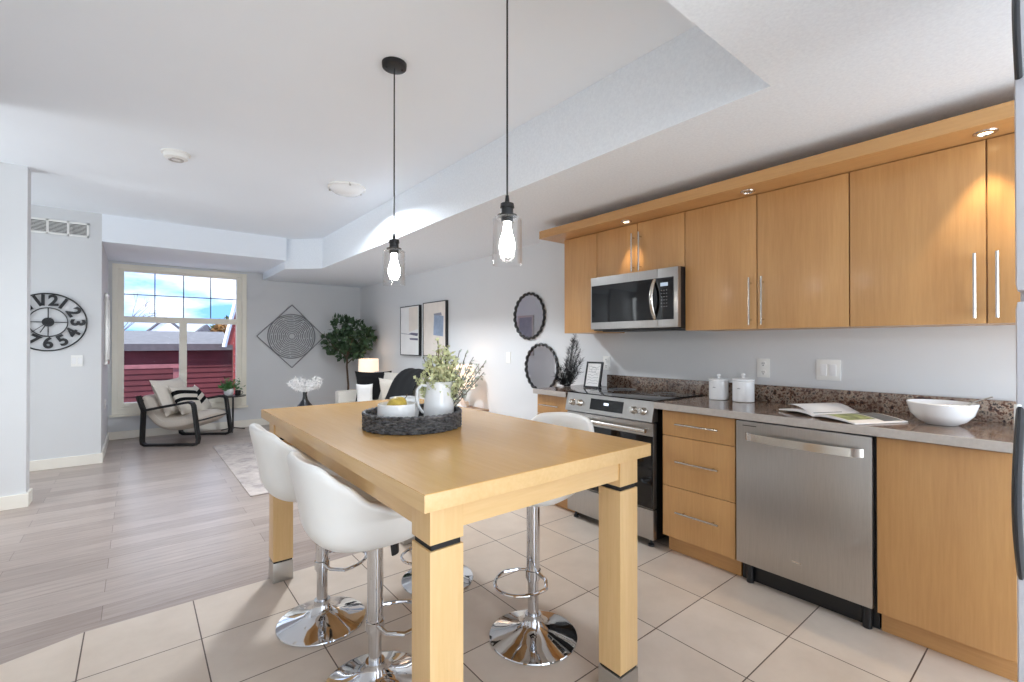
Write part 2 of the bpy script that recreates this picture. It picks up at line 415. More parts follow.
# vent grille
t = thing('wall_vent', 'white return-air grille with three louvred sections high on the wall above the clock', 'vent', (-.62, 6.587, 2.452))
f = nb(); W2, H2 = .235, .075
box(f, -W2, W2, -.012, 0, H2-.018, H2, .002); box(f, -W2, W2, -.012, 0, -H2, -H2+.018, .002)
for x in (-W2, -.085, .067, W2-.018): box(f, x, x+.018, -.012, 0, -H2, H2, .002)
obj('frame', f, 'white_plastic', t)
obj('dark_backing', B(-W2+.01, W2-.01, -.003, -.001, -H2+.01, H2-.01), 'black_gap', t)
f = nb()
for k in range(9):
    z = -H2+.022+k*.0133
    box(f, -W2+.01, W2-.01, -.010, -.004, z, z+.0048)
obj('louvres', f, 'white_plastic', t)
# clock
def text_bm(s, size, ext, bold=0.):
    cu = bpy.data.curves.new('t', 'FONT'); cu.body = s; cu.size = size; cu.extrude = ext; cu.align_x = 'CENTER'; cu.align_y = 'CENTER'; cu.offset = bold
    o = bpy.data.objects.new('t', cu); C.objects.link(o)
    dg = bpy.context.evaluated_depsgraph_get(); me = bpy.data.meshes.new_from_object(o.evaluated_get(dg))
    bm = bmesh.new(); bm.from_mesh(me); bpy.data.objects.remove(o); bpy.data.meshes.remove(me); bpy.data.curves.remove(cu)
    return bm
def join(dst, src):
    me = bpy.data.meshes.new('tmp'); src.to_mesh(me); src.free(); dst.from_mesh(me); bpy.data.meshes.remove(me); return dst
t = thing('wall_clock', 'large round black metal openwork clock on the grey wall beside the window bay', 'clock', (-.687, 6.587, 1.485))
RC = .288
f = nb(); tube(f, ringpts((0, -.012, 0), RC, 72, 'xz'), .011, 8, True, (1, .6)); obj('outer_ring', f, 'black_metal', t)
f = nb(); tube(f, ringpts((0, -.012, 0), RC*.50, 60, 'xz'), .008, 8, True, (1, .6)); obj('inner_ring', f, 'black_metal', t)
f = nb(); box(f, -.004, .004, -.016, -.008, -RC*.5, RC*.5); box(f, -RC*.5, RC*.5, -.0155, -.0085, -.004, .004); obj('cross_bars', f, 'black_metal', t)
f = xform(cyl(nb(), (0, 0), .045, 0, .024, 28), Matrix.Rotation(R(90), 4, 'X')); obj('hub', f, 'black_metal', t)
for k in range(1, 13):
    s = text_bm(str(k), .150, .004, .0055)
    a = k*PI/6; rr = RC*.745; turn = a+(PI if 4 <= k <= 8 else 0)
    xform(s, Matrix.Translation((rr*math.sin(a), -.014, rr*math.cos(a))) @ Matrix.Rotation(turn, 4, 'Y') @ Matrix.Rotation(R(90), 4, 'X') @ Matrix.Diagonal((1, 1.0, 1, 1)))
    obj('numeral', s, 'black_metal', t, smooth=False)
for nm, a, L, w_ in (('hour_hand', R(218), .12, .008), ('minute_hand', R(228), .16, .005)):
    s = nb(); box(s, -w_/2, w_/2, -.030, -.026, -.05, L); xform(s, Matrix.Rotation(a if nm == 'minute_hand' else R(208), 4, 'Y')); obj(nm, s, 'black_metal', t, smooth=False)
# smoke detector & dome light
t = thing('smoke_detector', 'round white smoke detector on the ceiling left of the dome light', 'smoke detector', (.222, 4.146, ZM))
obj('housing', lathe(nb(), [(0, -.048), (.05, -.048), (.072, -.038), (.078, -.012), (.088, -.010), (.09, 0), (0, 0)], 36), 'white_plastic', t)
obj('grille_ring', lathe(nb(), [(.03, -.0485), (.032, -.053), (.046, -.053), (.048, -.0485)], 36), 'satin_cap', t)
t = thing('ceiling_light', 'shallow frosted white dome light on the ceiling near the window bay', 'ceiling light', (1.444, 4.099, ZM))
obj('glass_dome', lathe(nb(), [(0, -.075), (.06, -.070), (.105, -.055), (.135, -.033), (.150, -.015)], 40), 'white_ceramic', t)
l = bpy.data.lights.new('dome_fill', 'AREA'); l.shape = 'DISK'; l.size = .24; l.energy = 44; l.spread = R(160); l.color = (.86, .93, 1)  # fill light added under the dome, whose glass does not glow
lo = bpy.data.objects.new('dome_fill', l); C.objects.link(lo); lo.parent = t; lo.location = (0, 0, -.08)
obj('rim', lathe(nb(), [(.150, -.018), (.158, -.016), (.160, 0), (0, 0)], 40), 'white_plastic', t)
for a in (20, 140, 260):
    obj('clip', xform(B(-.008, .008, -.006, .006, -.03, -.004, bev=.002), Matrix.Translation((.152*math.cos(R(a)), .152*math.sin(R(a)), 0))), 'satin_cap', t)

# ------------------------------------------------------------------ pictures and mirrors
def picture(loc, label, w_, h, marks, group=None):
    t = thing('framed_picture', label, 'picture', loc, 0, group)
    f = nb(); d = .04; b = .012
    for (y0, y1, z0, z1) in ((-w_/2, w_/2, h/2-b, h/2), (-w_/2, w_/2, -h/2, -h/2+b), (-w_/2, -w_/2+b, -h/2+b, h/2-b), (w_/2-b, w_/2, -h/2+b, h/2-b)):
        box(f, -d, 0, y0, y1, z0, z1)
    obj('frame', f, 'black_satin', t, smooth=False)
    c = obj('canvas', B(-d+.004, -.002, -w_/2+b, w_/2-b, -h/2+b, h/2-b), marks[0], t, smooth=False)
    for i, (mt, poly) in enumerate(marks[1]):
        s = nb(); vs = [s.verts.new((-d+.0035-.0006*i, y, z)) for y, z in poly]; s.faces.new(vs); ex = bmesh.ops.extrude_face_region(s, geom=s.faces[:])
        bmesh.ops.translate(s, vec=(.0005, 0, 0), verts=[v for v in ex['geom'] if isinstance(v, bmesh.types.BMVert)])
        obj('painted_shape', s, mt, c, smooth=False)
picture((WX, 6.09, 1.452), 'black-framed white abstract canvas with violet strokes, left of the pair above the sofa', .59, .71,
        ('paper_white', [('blush_print', [(-.25, .33), (.02, .33), (.02, -.02), (-.25, .02)]), ('violet_print', [(.04, -.05), (-.24, -.08), (-.26, -.04), (-.05, -.03)]), ('violet_print', [(-.02, -.13), (-.26, -.14), (-.25, -.11), (.0, -.105)]), ('grey_print', [(.26, -.03), (.0, -.05), (.0, -.056), (.26, -.04)])]))
picture((WX, 5.385, 1.46), 'black-framed blush canvas with a pale blue block, right of the pair above the sofa', .6, .72,
        ('blush_print', [('blue_print', [(.0, .19), (-.24, .16), (-.23, -.1), (.02, -.08)]), ('grey_print', [(.01, .20), (-.18, .21), (-.2, .17), (.0, .18)])]))
def mirror_round(loc, label, r):
    t = thing('scalloped_mirror', label, 'mirror', loc, 0, 'round scalloped mirrors')
    pts = []; n = 176; rd = []
    for i in range(n):
        a = 2*PI*i/n; m = abs(math.sin(a*11)); rr = r-.024+.013*m
        pts.append((-.016, rr*math.cos(a), rr*math.sin(a))); rd.append(.010+.004*m)
    obj('frame', tube(nb(), pts, rd, 8, True), 'black_satin', t)
    obj('mirror_glass', xform(cyl(nb(), (0, 0), r-.022, -.004, .004, 64), Matrix.Translation((-.008, 0, 0)) @ Matrix.Rotation(R(90), 4, 'Y')), 'mirror', t)
mirror_round((WX, 3.515, 1.545), 'upper round mirror with black scalloped frame beside the wall cabinets', .24)
mirror_round((WX, 3.335, 1.035), 'lower round mirror with black scalloped frame behind the black dried grass', .24)
# diamond wire art on the far wall
t = thing('diamond_wall_art', 'grey wire diamond frame holding concentric rings on the far wall', 'wall art', (1.955, FY, 1.385))
f = nb(); q = .505
for a, b_ in (((0, q), (q, 0)), ((q, 0), (0, -q)), ((0, -q), (-q, 0)), ((-q, 0), (0, q))):
    tube(f, [(a[0], -.015, a[1]), (b_[0], -.015, b_[1])], .0075, 6)
obj('diamond_frame', f, 'wire_grey', t)
for k in range(12):
    rr = .352-.0275*k
    n = 72; f = nb()
    if k == 0: tube(f, ringpts((0, -.015, 0), rr, n, 'xz'), .008, 6, True)
    else:
        for s_ in range(6):
            a0 = 2*PI*s_/6+k*.5; m = 12
            tube(f, [(rr*math.cos(a0+j/m*.97), -.014, rr*math.sin(a0+j/m*.97)) for j in range(m+1)], .0058, 6)
    obj('ring', f, 'wire_grey', t)
# framed picture seen edge-on on the side wall of the window bay
t = thing('framed_picture', 'narrow grey-framed picture seen edge-on on the side wall of the window bay', 'picture', (-.285, 7.45, 1.44))
f = nb()
for (y0, y1, z0, z1) in ((-.25, .25, .38, .42), (-.25, .25, -.42, -.38), (-.25, -.21, -.38, .38), (.21, .25, -.38, .38)): box(f, 0, .03, y0, y1, z0, z1, .003)
obj('frame', f, 'satin_cap', t); obj('print', B(.002, .016, -.21, .21, -.38, .38), 'grey_print', t, smooth=False)

# ------------------------------------------------------------------ kitchen: wall cabinets
def bar_handle(parent, x, y, z0, z1, name='handle', horiz=False, r=.006):
    f = nb()
    if not horiz:
        tube(f, [(x, y, z0), (x, y, z1)], r, 10)
        for z in (z0+.03, z1-.03): tube(f, [(x, y, z), (x+.032, y, z)], .0045, 8)
    else:
        tube(f, [(x, z0, y), (x, z1, y)], r, 10)
        for z in (z0+.04, z1-.04): tube(f, [(x, z, y), (x+.032, z, y)], .0045, 8)
    return obj(name, f, 'brushed_handle', parent)
UF = 2.74
def wall_cab(label, y0, y1, z0, z1, doors):
    t = thing('wall_cabinet', label, 'cabinet', (WX, (y0+y1)/2, z0), 0, 'maple wall cabinets'); L = t.location
    def lb(x0, x1, a, b_, c, d, bev=0.): return box(nb(), x0-L.x, x1-L.x, a-L.y, b_-L.y, c-L.z, d-L.z, bev=bev)
    obj('carcass', lb(UF+.020, WX-.001, y0+.001, y1-.001, z0+.001, z1), 'maple_cabinet', t, smooth=False)
    for (a, b_, hy) in doors:
        d = obj('door', lb(UF, UF+.018, a+.0028, b_-.0028, z0+.001, z1-.004, .0012), 'maple_cabinet', t)
        if hy: bar_handle(d, UF-.032-L.x, hy-L.y, (1.375 if z0 < 1.5 else 1.775)-L.z, (1.645 if z0 < 1.5 else 2.045)-L.z)
ZT = 2.12
wall_cab('narrow tall maple wall cabinet without handle at the left end of the row', 2.351, 2.70, 1.352, ZT, [(2.351, 2.70, None)])
wall_cab('short two-door maple cabinet directly above the microwave', 1.618, 2.351, 1.765, ZT, [(1.982, 2.351, 2.010), (1.618, 1.982, 1.950)])
wall_cab('two-door maple wall cabinet right of the microwave with centre handles', .733, 1.618, 1.352, ZT, [(1.173, 1.618, 1.205), (.733, 1.173, 1.138)])
wall_cab('maple wall cabinet with a wide door at the right end by the fridge', -.22, .733, 1.352, ZT, [(.256, .733, .290), (-.22, .256, .224)])
# cornice with puck lights
t = thing('cabinet_cornice', 'projecting maple light shelf running along the top of the wall cabinets', 'cornice', (WX, 1.29, ZT))
L = t.location
obj('shelf_board', box(nb(), 2.553-L.x, WX-.001-L.x, -.22-L.y, 2.80-L.y, 0, .062, .0015), 'maple_cabinet_y', t)
for i, (y, lit) in enumerate(((2.013, 1), (1.185, 0), (.250, 1), (.163-.09, 1))):
    r = thing('recessed_spotlight', ['small lit puck spotlight under the cornice above the microwave cabinet', 'small unlit puck spotlight under the middle of the cornice', 'lit puck spotlight under the cornice near the right end', 'lit puck spotlight at the far right end of the cornice by the fridge'][i], 'spotlight', (2.655, y, ZT), 0, 'puck lights under the cornice')
    obj('trim_ring', lathe(nb(), [(.022, -.001), (.024, -.007), (.036, -.005), (.038, -.0005)], 28), 'brushed_handle', r)
    obj('lens', lathe(nb(), [(0, -.004), (.020, -.0035), (.022, -.001)], 24), 'spot_glow' if lit else 'satin_cap', r)
    if lit:
        l = bpy.data.lights.new('spot_lamp', 'SPOT'); l.energy = 9; l.spot_size = R(62); l.spot_blend = .5; l.shadow_soft_size = .02; l.color = (1, .76, .46)
        lo = bpy.data.objects.new('spot_lamp', l); C.objects.link(lo); lo.parent = r; lo.location = (0, 0, -.012)

# ------------------------------------------------------------------ microwave
t = thing('microwave', 'stainless over-the-range microwave with black glass door and curved handle', 'microwave', (WX, 1.985, 1.365)); L = t.location
def lb(x0, x1, a, b_, c, d, bev=0.): return box(nb(), x0-L.x, x1-L.x, a-L.y, b_-L.y, c-L.z, d-L.z, bev=bev)
obj('body', lb(2.70, WX-.002, 1.622, 2.347, 1.365, 1.763, .003), 'black_satin', t)
obj('door', lb(2.665, 2.699, 1.77, 2.347, 1.375, 1.76, .004), 'stainless', t)
obj('control_side', lb(2.665, 2.699, 1.622, 1.769, 1.375, 1.76, .004), 'stainless', t)
obj('window_glass_panel', lb(2.659, 2.666, 1.80, 2.333, 1.425, 1.698, .002), 'black_glass', t)
cp = obj('control_panel', lb(2.659, 2.6655, 1.652, 1.799, 1.425, 1.698, .002), 'black_glass', t)
obj('display', lb(2.6578, 2.6595, 1.69, 1.745, 1.642, 1.665), 'display_dim', cp)
s = nb()
for i in range(6):
    for j in range(3):
        y = 1.70+j*.018; z = 1.615-i*.021; box(s, 2.6582-L.x, 2.6592-L.x, y-L.y-.004, y-L.y+.004, z-L.z-.0025, z-L.z+.0025)
obj('buttons', s, 'wire_grey', cp, smooth=False)
hp = [(2.662-.045*math.sin(PI*k/14)**.8-L.x, 1.79-L.y, 1.435+.255*k/14-L.z) for k in range(15)]
obj('handle', tube(nb(), hp, .013, 12, flat=(1.0, .7)), 'brushed_handle', t)
s = lb(2.72, 2.95, 1.68, 2.28, 1.357, 1.365, .002); obj('underside_vent', s, 'black_satin', t)

# ------------------------------------------------------------------ base cabinets, counter
BF = 2.50
def base_cab(label, y0, y1, fronts, toe=True, group='maple base cabinets'):
    t = thing('base_cabinet', label, 'cabinet', (WX, (y0+y1)/2, 0), 0, group); L = t.location
    def lb(x0, x1, a, b_, c, d, bev=0.): return box(nb(), x0-L.x, x1-L.x, a-L.y, b_-L.y, c-L.z, d-L.z, bev=bev)
    obj('carcass', lb(BF+.019, WX-.002, y0+.001, y1-.001, .105, .869), 'maple_cabinet', t, smooth=False)
    obj('toe_kick', lb(BF+.068, WX-.1, y0+.001, y1-.001, .001, .105), 'maple_cabinet_y', t, smooth=False)
    for kind, a, b_, z0, z1, h in fronts:
        d = obj(kind, lb(BF, BF+.018, a+.0018, b_-.0018, z0+.0018, z1-.0018, .0012), 'maple_cabinet', t)
        if h: bar_handle(d, BF-.032-L.x, h[2]-L.z, h[0]-L.y, h[1]-L.y, 'handle', True)
    return t
base_cab('narrow maple base cabinet left of the range under the dried grass', 2.419, 2.765,
         [('drawer', 2.419, 2.765, .715, .866, (2.50, 2.71, .79)), ('door', 2.419, 2.765, .105, .715, None)])
base_cab('maple base cabinet with three drawers between range and dishwasher', 1.184, 1.628,
         [('drawer', 1.184, 1.628, .715, .866, (1.265, 1.525, .793)), ('drawer', 1.184, 1.628, .412, .715, (1.265, 1.525, .573)), ('drawer', 1.184, 1.628, .108, .412, (1.265, 1.525, .274))])
base_cab('plain maple base cabinet with one wide blank door right of the dishwasher', .16, .574,
         [('door', .16, .574, .103, .866, None)])
# counters
def counter(label, y0, y1, x0=2.462, x1=WX-.002):
    t = thing('countertop', label, 'countertop', (WX, (y0+y1)/2, .872)); L = t.location
    obj('slab', box(nb(), x0+.012-L.x, x1-L.x, y0-L.y, y1-L.y, 0, .038), 'granite', t, smooth=False)
    obj('front_edge', box(nb(), x0-L.x, x0+.012-L.x, y0-L.y, y1-L.y, 0, .038, .003), 'counter_edge_lit', t)
    return t
tr = counter('long brown speckled laminate countertop above the drawers and dishwasher', .16, 1.665)
obj('end_edge', box(nb(), 2.462-WX, -.002, .1585-.9125, .1599-.9125, 0, .038), 'counter_edge_lit', tr)
counter('short brown speckled countertop left of the range under the dried grass', 2.419, 2.776)
tag(obj('backsplash', B(-.028, -.001, -1.175, 1.175, .0, .10, bev=.002), 'granite', loc=(WX, 1.337, .9105)), 'low brown speckled backsplash strip standing along the wall behind the counter and range', 'backsplash')

# ------------------------------------------------------------------ dishwasher
t = thing('dishwasher', 'stainless steel dishwasher with long bar handle under the counter', 'dishwasher', (WX, .877, 0)); L = t.location
obj('tub', lb(BF+.03, WX-.05, .580, 1.178, .1, .868), 'black_satin', t, smooth=False)
obj('door_panel', lb(BF-.012, BF+.029, .586, 1.175, .115, .862, .006), 'stainless', t)
obj('kick_plate', lb(BF+.07, BF+.12, .580, 1.178, .001, .1), 'black_satin', t, smooth=False)
pts = [(BF-.012-.048*math.sin(PI*min(1, max(0, k/20)))**.35-L.x, 1.125-(1.125-.615)*k/20-L.y, .787) for k in range(21)]
hb = nb(); rws = [[hb.verts.new((x+dx, y, z+dz)) for dx, dz in ((-.006, -.019), (.006, -.019), (.006, .019), (-.006, .019))] for x, y, z in pts]
for a, b_ in zip(rws, rws[1:]):
    for k in range(4): hb.faces.new((a[k], a[(k+1) % 4], b_[(k+1) % 4], b_[k]))
hb.faces.new(rws[0][::-1]); hb.faces.new(rws[-1])
obj('handle', hb, 'brushed_handle', t)
obj('maker_mark', lb(BF-.0125, BF-.0119, .865, .905, .205, .213), 'brushed_handle', t, smooth=False)
obj('vent_mark', lb(BF-.0125, BF-.0119, 1.07, 1.14, .838, .842), 'black_satin', t, smooth=False)
for y in (.62, 1.13): obj('foot', cyl(nb(), (BF+.05-L.x, y-L.y), .018, .0, .1, 14), 'black_satin', t)

# ------------------------------------------------------------------ range
t = thing('range', 'stainless slide-in electric range with black glass cooktop and front knobs', 'range', (WX, 2.042, 0)); L = t.location
y0, y1 = 1.672, 2.412
obj('body', lb(BF+.01, WX-.03, y0+.003, y1-.003, .05, .90), 'black_satin', t, smooth=False)
obj('cooktop', lb(2.478, WX-.031, y0-.004, y1+.004, .911, .919, .003), 'black_glass', t)
s = nb()
for (cx, cy, r) in ((2.66, 1.87, .10), (2.66, 2.24, .085), (2.9, 1.87, .075), (2.9, 2.24, .10)):
    tube(s, ringpts((cx-L.x, cy-L.y, .9192), r, 40), .0012, 4, True)
obj('burner_ring', s, 'wire_grey', t)
# slanted control panel (prism along y)
s = nb(); prof = [(2.485, .911), (2.455, .785), (2.52, .785), (2.52, .911)]
a = [s.verts.new((x-L.x, y0-L.y, z)) for x, z in prof]; b_ = [s.verts.new((x-L.x, y1-L.y, z)) for x, z in prof]
for i in range(4): s.faces.new((a[i], a[(i+1) % 4], b_[(i+1) % 4], b_[i]))
s.faces.new(a); s.faces.new(b_[::-1]); panel = obj('control_panel', s, 'stainless', t, smooth=False)
def onpanel(bm, y, h, off):      # map local (u=-y, v=up panel, w=outwards) onto the slanted face
    d = Vector((.030, 0, .126)).normalized(); n = Vector((-d.z, 0, d.x)); o = Vector((2.455-L.x, y-L.y, .785))+d*h+n*off
    m = Matrix(((0, d.x, n.x, o.x), (-1, 0, 0, o.y), (0, d.z, n.z, o.z), (0, 0, 0, 1)))
    return xform(bm, m)
dp = obj('display_glass', onpanel(box(nb(), -.14, .14, -.038, .038, 0, .002), 2.04, .066, 0), 'black_glass', panel, smooth=False)
obj('clock_digits', onpanel(box(nb(), -.02, .02, -.008, .008, 0, .001), 2.04, .074, .002), 'display_white', dp, smooth=False)
for y in (2.345, 2.275, 1.815, 1.745):
    k = obj('knob', onpanel(lathe(nb(), [(0, .034), (.016, .034), (.019, .030), (.021, .006), (.026, .0)], 28), y, .062, .0005), 'brushed_handle', panel)
    obj('pointer', onpanel(box(nb(), -.0035, .0035, -.018, .018, .030, .040, .001), y, .062, 0), 'brushed_handle', k)
od = obj('oven_door', lb(2.475, BF+.01, y0+.004, y1-.004, .245, .775, .004), 'stainless', t)
obj('door_glass', lb(2.469, 2.476, y0+.006, y1-.006, .25, .695, .003), 'black_glass', od)
hs = tube(nb(), [(2.418-L.x, y0+.02-L.y, .735), (2.418-L.x, y1-.02-L.y, .735)], .0135, 14)
for y in (y0+.05, y1-.05): tube(hs, [(2.418-L.x, y-L.y, .735), (2.476-L.x, y-L.y, .738)], .009, 8)
obj('handle', hs, 'brushed_handle', od)
obj('storage_drawer', lb(2.475, BF+.01, y0+.004, y1-.004, .055, .238, .004), 'stainless', t)
for x in (2.52, 2.98):
    for y in (y0+.05, y1-.05): obj('foot', lathe(nb(), [(0, 0), (.02, 0), (.018, .012), (.009, .016), (.009, .055), (0, .055)], 16, (x-L.x, y-L.y, 0)), 'black_satin', t)

# ------------------------------------------------------------------ fridge (only its door edge shows)
t = thing('refrigerator', 'grey refrigerator with dark curved handles at the right edge of the kitchen', 'refrigerator', (1.55, -.31, 0)); L = t.location
obj('body', lb(1.25, 1.9, -.70, .075, .03, 1.95, .01), 'fridge_grey', t)
d = obj('freezer_door', lb(1.19, 1.248, -.70, .0775, 1.36, 1.95, .015), 'fridge_grey', t)
pts = [(1.185-.045*math.sin(PI*k/12)-L.x, .071-L.y, 1.73+.20*k/12) for k in range(13)]
obj('handle', tube(nb(), pts, .010, 10, flat=(.5, 1.4)), 'black_satin', d)
d = obj('fridge_door', lb(1.19, 1.248, -.70, .0775, .06, 1.345, .015), 'fridge_grey', t)
pts = [(1.185-.080*math.sin(PI*k/12)-L.x, .071-L.y, .88+.27*k/12) for k in range(13)]
h = obj('handle', tube(nb(), pts, .012, 10, flat=(.5, 1.6)), 'black_satin', d)
obj('handle_cap', tube(nb(), [(1.18-L.x, .074-L.y, 1.115), (1.18-L.x, .074-L.y, 1.165)], .0045, 10), 'white_plastic', h)
for x in (1.3, 1.85):
    for y in (-.65, .02): obj('foot', cyl(nb(), (x-L.x, y-L.y), .02, 0, .03, 14), 'black_satin', t)

# ------------------------------------------------------------------ table
TX0, TX1, TY0, TY1, TZ = .533, 1.445, .988, 2.835, .91
t = thing('counter_height_table', 'long maple counter-height table with metal-capped square legs', 'table', ((TX0+TX1)/2, (TY0+TY1)/2, 0)); L = t.location
top = obj('tabletop', lb(TX0, TX1, TY0, TY1, TZ-.0445, TZ-.002, .0012), 'maple_edge', t)
obj('top_surface', lb(TX0+.0012, TX1-.0012, TY0+.0012, TY1-.0012, TZ-.002, TZ), 'maple_top', top, smooth=False)
i_ = .034; lw = .098
ap = nb()
ax0, ax1, ay0, ay1 = TX0+i_-L.x, TX1-i_-L.x, TY0+i_-L.y, TY1-i_-L.y
for args, mt in (((ax0+lw, ax1-lw, ay0+.008, ay0+.03), 'maple_edge_x'), ((ax0+lw, ax1-lw, ay1-.03, ay1-.008), 'maple_edge_x'),
                 ((ax0+.008, ax0+.03, ay0+lw, ay1-lw), 'maple_edge'), ((ax1-.03, ax1-.008, ay0+lw, ay1-lw), 'maple_edge')):
    obj('apron', box(nb(), *args, TZ-.118, TZ-.045), mt, t, smooth=False)
for x in (ax0, ax1-lw):
    for y in (ay0, ay1-lw):
        lg = obj('leg', box(nb(), x, x+lw, y, y+lw, .112, .752, .0015), 'maple_leg', t)
        obj('groove', box(nb(), x+.006, x+lw-.006, y+.006, y+lw-.006, .752, .768), 'black_gap', lg, smooth=False)
        obj('leg_block', box(nb(), x, x+lw, y, y+lw, .768, TZ-.045, .0015), 'maple_leg', lg)
        obj('groove', box(nb(), x+.004, x+lw-.004, y+.004, y+lw-.004, .103, .112), 'black_gap', lg, smooth=False)
        obj('metal_foot_cap', box(nb(), x-.001, x+lw+.001, y-.001, y+lw+.001, 0, .103, .002), 'satin_cap', lg)

# ------------------------------------------------------------------ stools
def lerp_keys(keys, a):
    for (a0, v0), (a1, v1) in zip(keys, keys[1:]):
        if a <= a1:
            u = (a-a0)/(a1-a0); u = u*u*(3-2*u); return v0+(v1-v0)*u
    return keys[-1][1]
HK = [(0, .08), (45, .085), (75, .115), (97, .145), (115, .18), (134, .255), (152, .315), (180, .325)]
def shell_bm():
    bm = nb(); n = 56; rows = []
    for j in range(n):
        ph = -180+360*j/n; a = abs(ph); h = lerp_keys(HK, a); c_, s_ = math.cos(R(ph)), math.sin(R(ph))
        ax_ = .205 if c_ > 0 else .285; ay_ = .222
        p = 2.6
        rr = 1/((abs(c_)/ax_)**p+(abs(s_)/ay_)**p)**(1/p)
        lean = .0
        zb = min(h, .12); col = []
        m1, m2 = 4, 7
        for k in range(1, m1+1): col.append((rr*.52*k/m1, 0.006*(k/m1)**2))
        for k in range(1, m2+1):
            q = PI/2*k/m2; col.append((rr*.52+rr*.33*math.sin(q), .006+(zb-.006)*(1-math.cos(q))))
        for k in range(1, 6):
            u = k/5; col.append((rr*(.85+.15*u), zb+(h-zb)*u+ (0.0005*k)))
        rows.append([bm.verts.new((r_*c_, r_*s_, z_)) for r_, z_ in col])
    ctr = bm.verts.new((0, 0, 0))
    for j in range(n):
        A, Bq = rows[j], rows[(j+1) % n]
        bm.faces.new((ctr, A[0], Bq[0]))
        for k in range(len(A)-1): bm.faces.new((A[k], A[k+1], Bq[k+1], Bq[k]))
    return bm
def make_stool(loc, rz, zseat, label, side=1):
    t = thing('bar_stool', label, 'bar stool', loc, rz, 'white adjustable bar stools')
    obj('base', lathe(nb(), [(0, 0), (.188, 0), (.192, .004), (.190, .008), (.17, .014), (.12, .026), (.08, .040), (.055, .052), (.040, .066), (.034, .085), (.034, .10), (0, .10)], 64), 'chrome', t)
    zr = zseat-.345
    obj('column', lathe(nb(), [(0, .10), (.0235, .10), (.0235, zr+.05), (0, zr+.05)], 28), 'chrome', t)
    obj('cover_tube', lathe(nb(), [(.0236, zr-.022), (.0285, zr-.022), (.0285, zseat-.012), (.0236, zseat-.012)], 28), 'chrome', t)
    fr = nb(); pts = []
    for k in range(25):
        ang = (-1+2*k/24)*PI*.5
        pts.append((.03+.17*abs(math.cos(ang))**.8, .115*math.sin(ang), zr))
    pts = [(.0, -.031, zr+.012), (.012, -.075, zr+.004)]+pts[1:-1]+[(.012, .075, zr+.004), (.0, .031, zr+.012)]
    tube(fr, pts, .0075, 10)
    lathe(fr, [(.0286, zr-.015), (.033, zr-.013), (.033, zr+.022), (.0286, zr+.024)], 28)
    obj('footrest', fr, 'chrome', t)
    obj('mounting_plate', box(nb(), -.09, .09, -.08, .08, zseat-.012, zseat-.001, .003), 'black_satin', t)
    lv = tube(nb(), [(.0, side*.02, zseat-.025), (side*.07, side*.06, zseat-.03), (side*.105, side*.075, zseat-.07)], .005, 8); obj('lever', lv, 'chrome', t)
    lv = tube(nb(), [(side*.102, side*.074, zseat-.065), (side*.114, side*.080, zseat-.10), (side*.118, side*.082, zseat-.14)], [.008, .019, .017], 10, flat=(.6, 1.2)); obj('lever_paddle', lv, 'black_satin', t)
    s = obj('seat_shell', shell_bm(), 'white_leather', t, (0, 0, zseat), sub=1, solid=.026)
    obj('seat_pad', lathe(nb(), [(0, .078), (.10, .076), (.155, .066), (.17, .045), (.15, .02), (0, .012)], 36, (-.01, 0, zseat)), 'white_leather', t)
    return t
make_stool((.692, 1.660, 0), 0, .570, 'white bucket bar stool nearest the camera on the left side of the table')
make_stool((.668, 2.208, 0), 0, .600, 'white bucket bar stool behind another on the left side, by the far table leg')
make_stool((1.345, 1.515, 0), R(192), .612, 'white bar stool on the range side of the table, back showing before the range', -1)
make_stool((1.270, 2.205, 0), R(180), .50, 'bar stool on the range side hidden behind the front table leg, base showing', -1)

# ------------------------------------------------------------------ on the table
t = thing('woven_tray', 'round dark woven basket tray on the maple table holding jug and bowls', 'tray', (.935, 1.838, TZ))
obj('tray_bottom', cyl(nb(), (0, 0), .198, .001, .008, 48), 'black_satin', t)
wv = nb(); n = 144
for k in range(9):
    pts = []
    for i in range(n):
        a = 2*PI*i/n; rr = .203+.0050*math.sin(a*30+(PI if k % 2 else 0)); pts.append((rr*math.cos(a), rr*math.sin(a), .006+k*.0068))
    tube(wv, pts, .0042, 6, True)
plain('wicker', (84, 84, 86), .6, var=.45, sc_=55)
obj('woven_side', wv, 'wicker', t)
wv = nb()
for ph in (0, PI):
    tube(wv, [((.203+.004*math.cos(i*2*PI/6+ph))*math.cos(2*PI*i/n), (.203+.004*math.cos(i*2*PI/6+ph))*math.sin(2*PI*i/n), .066+.003*math.sin(i*2*PI/6+ph)) for i in range(n)], .0055, 6, True)
obj('braided_rim', wv, 'wicker', t)
TB = TZ+.008
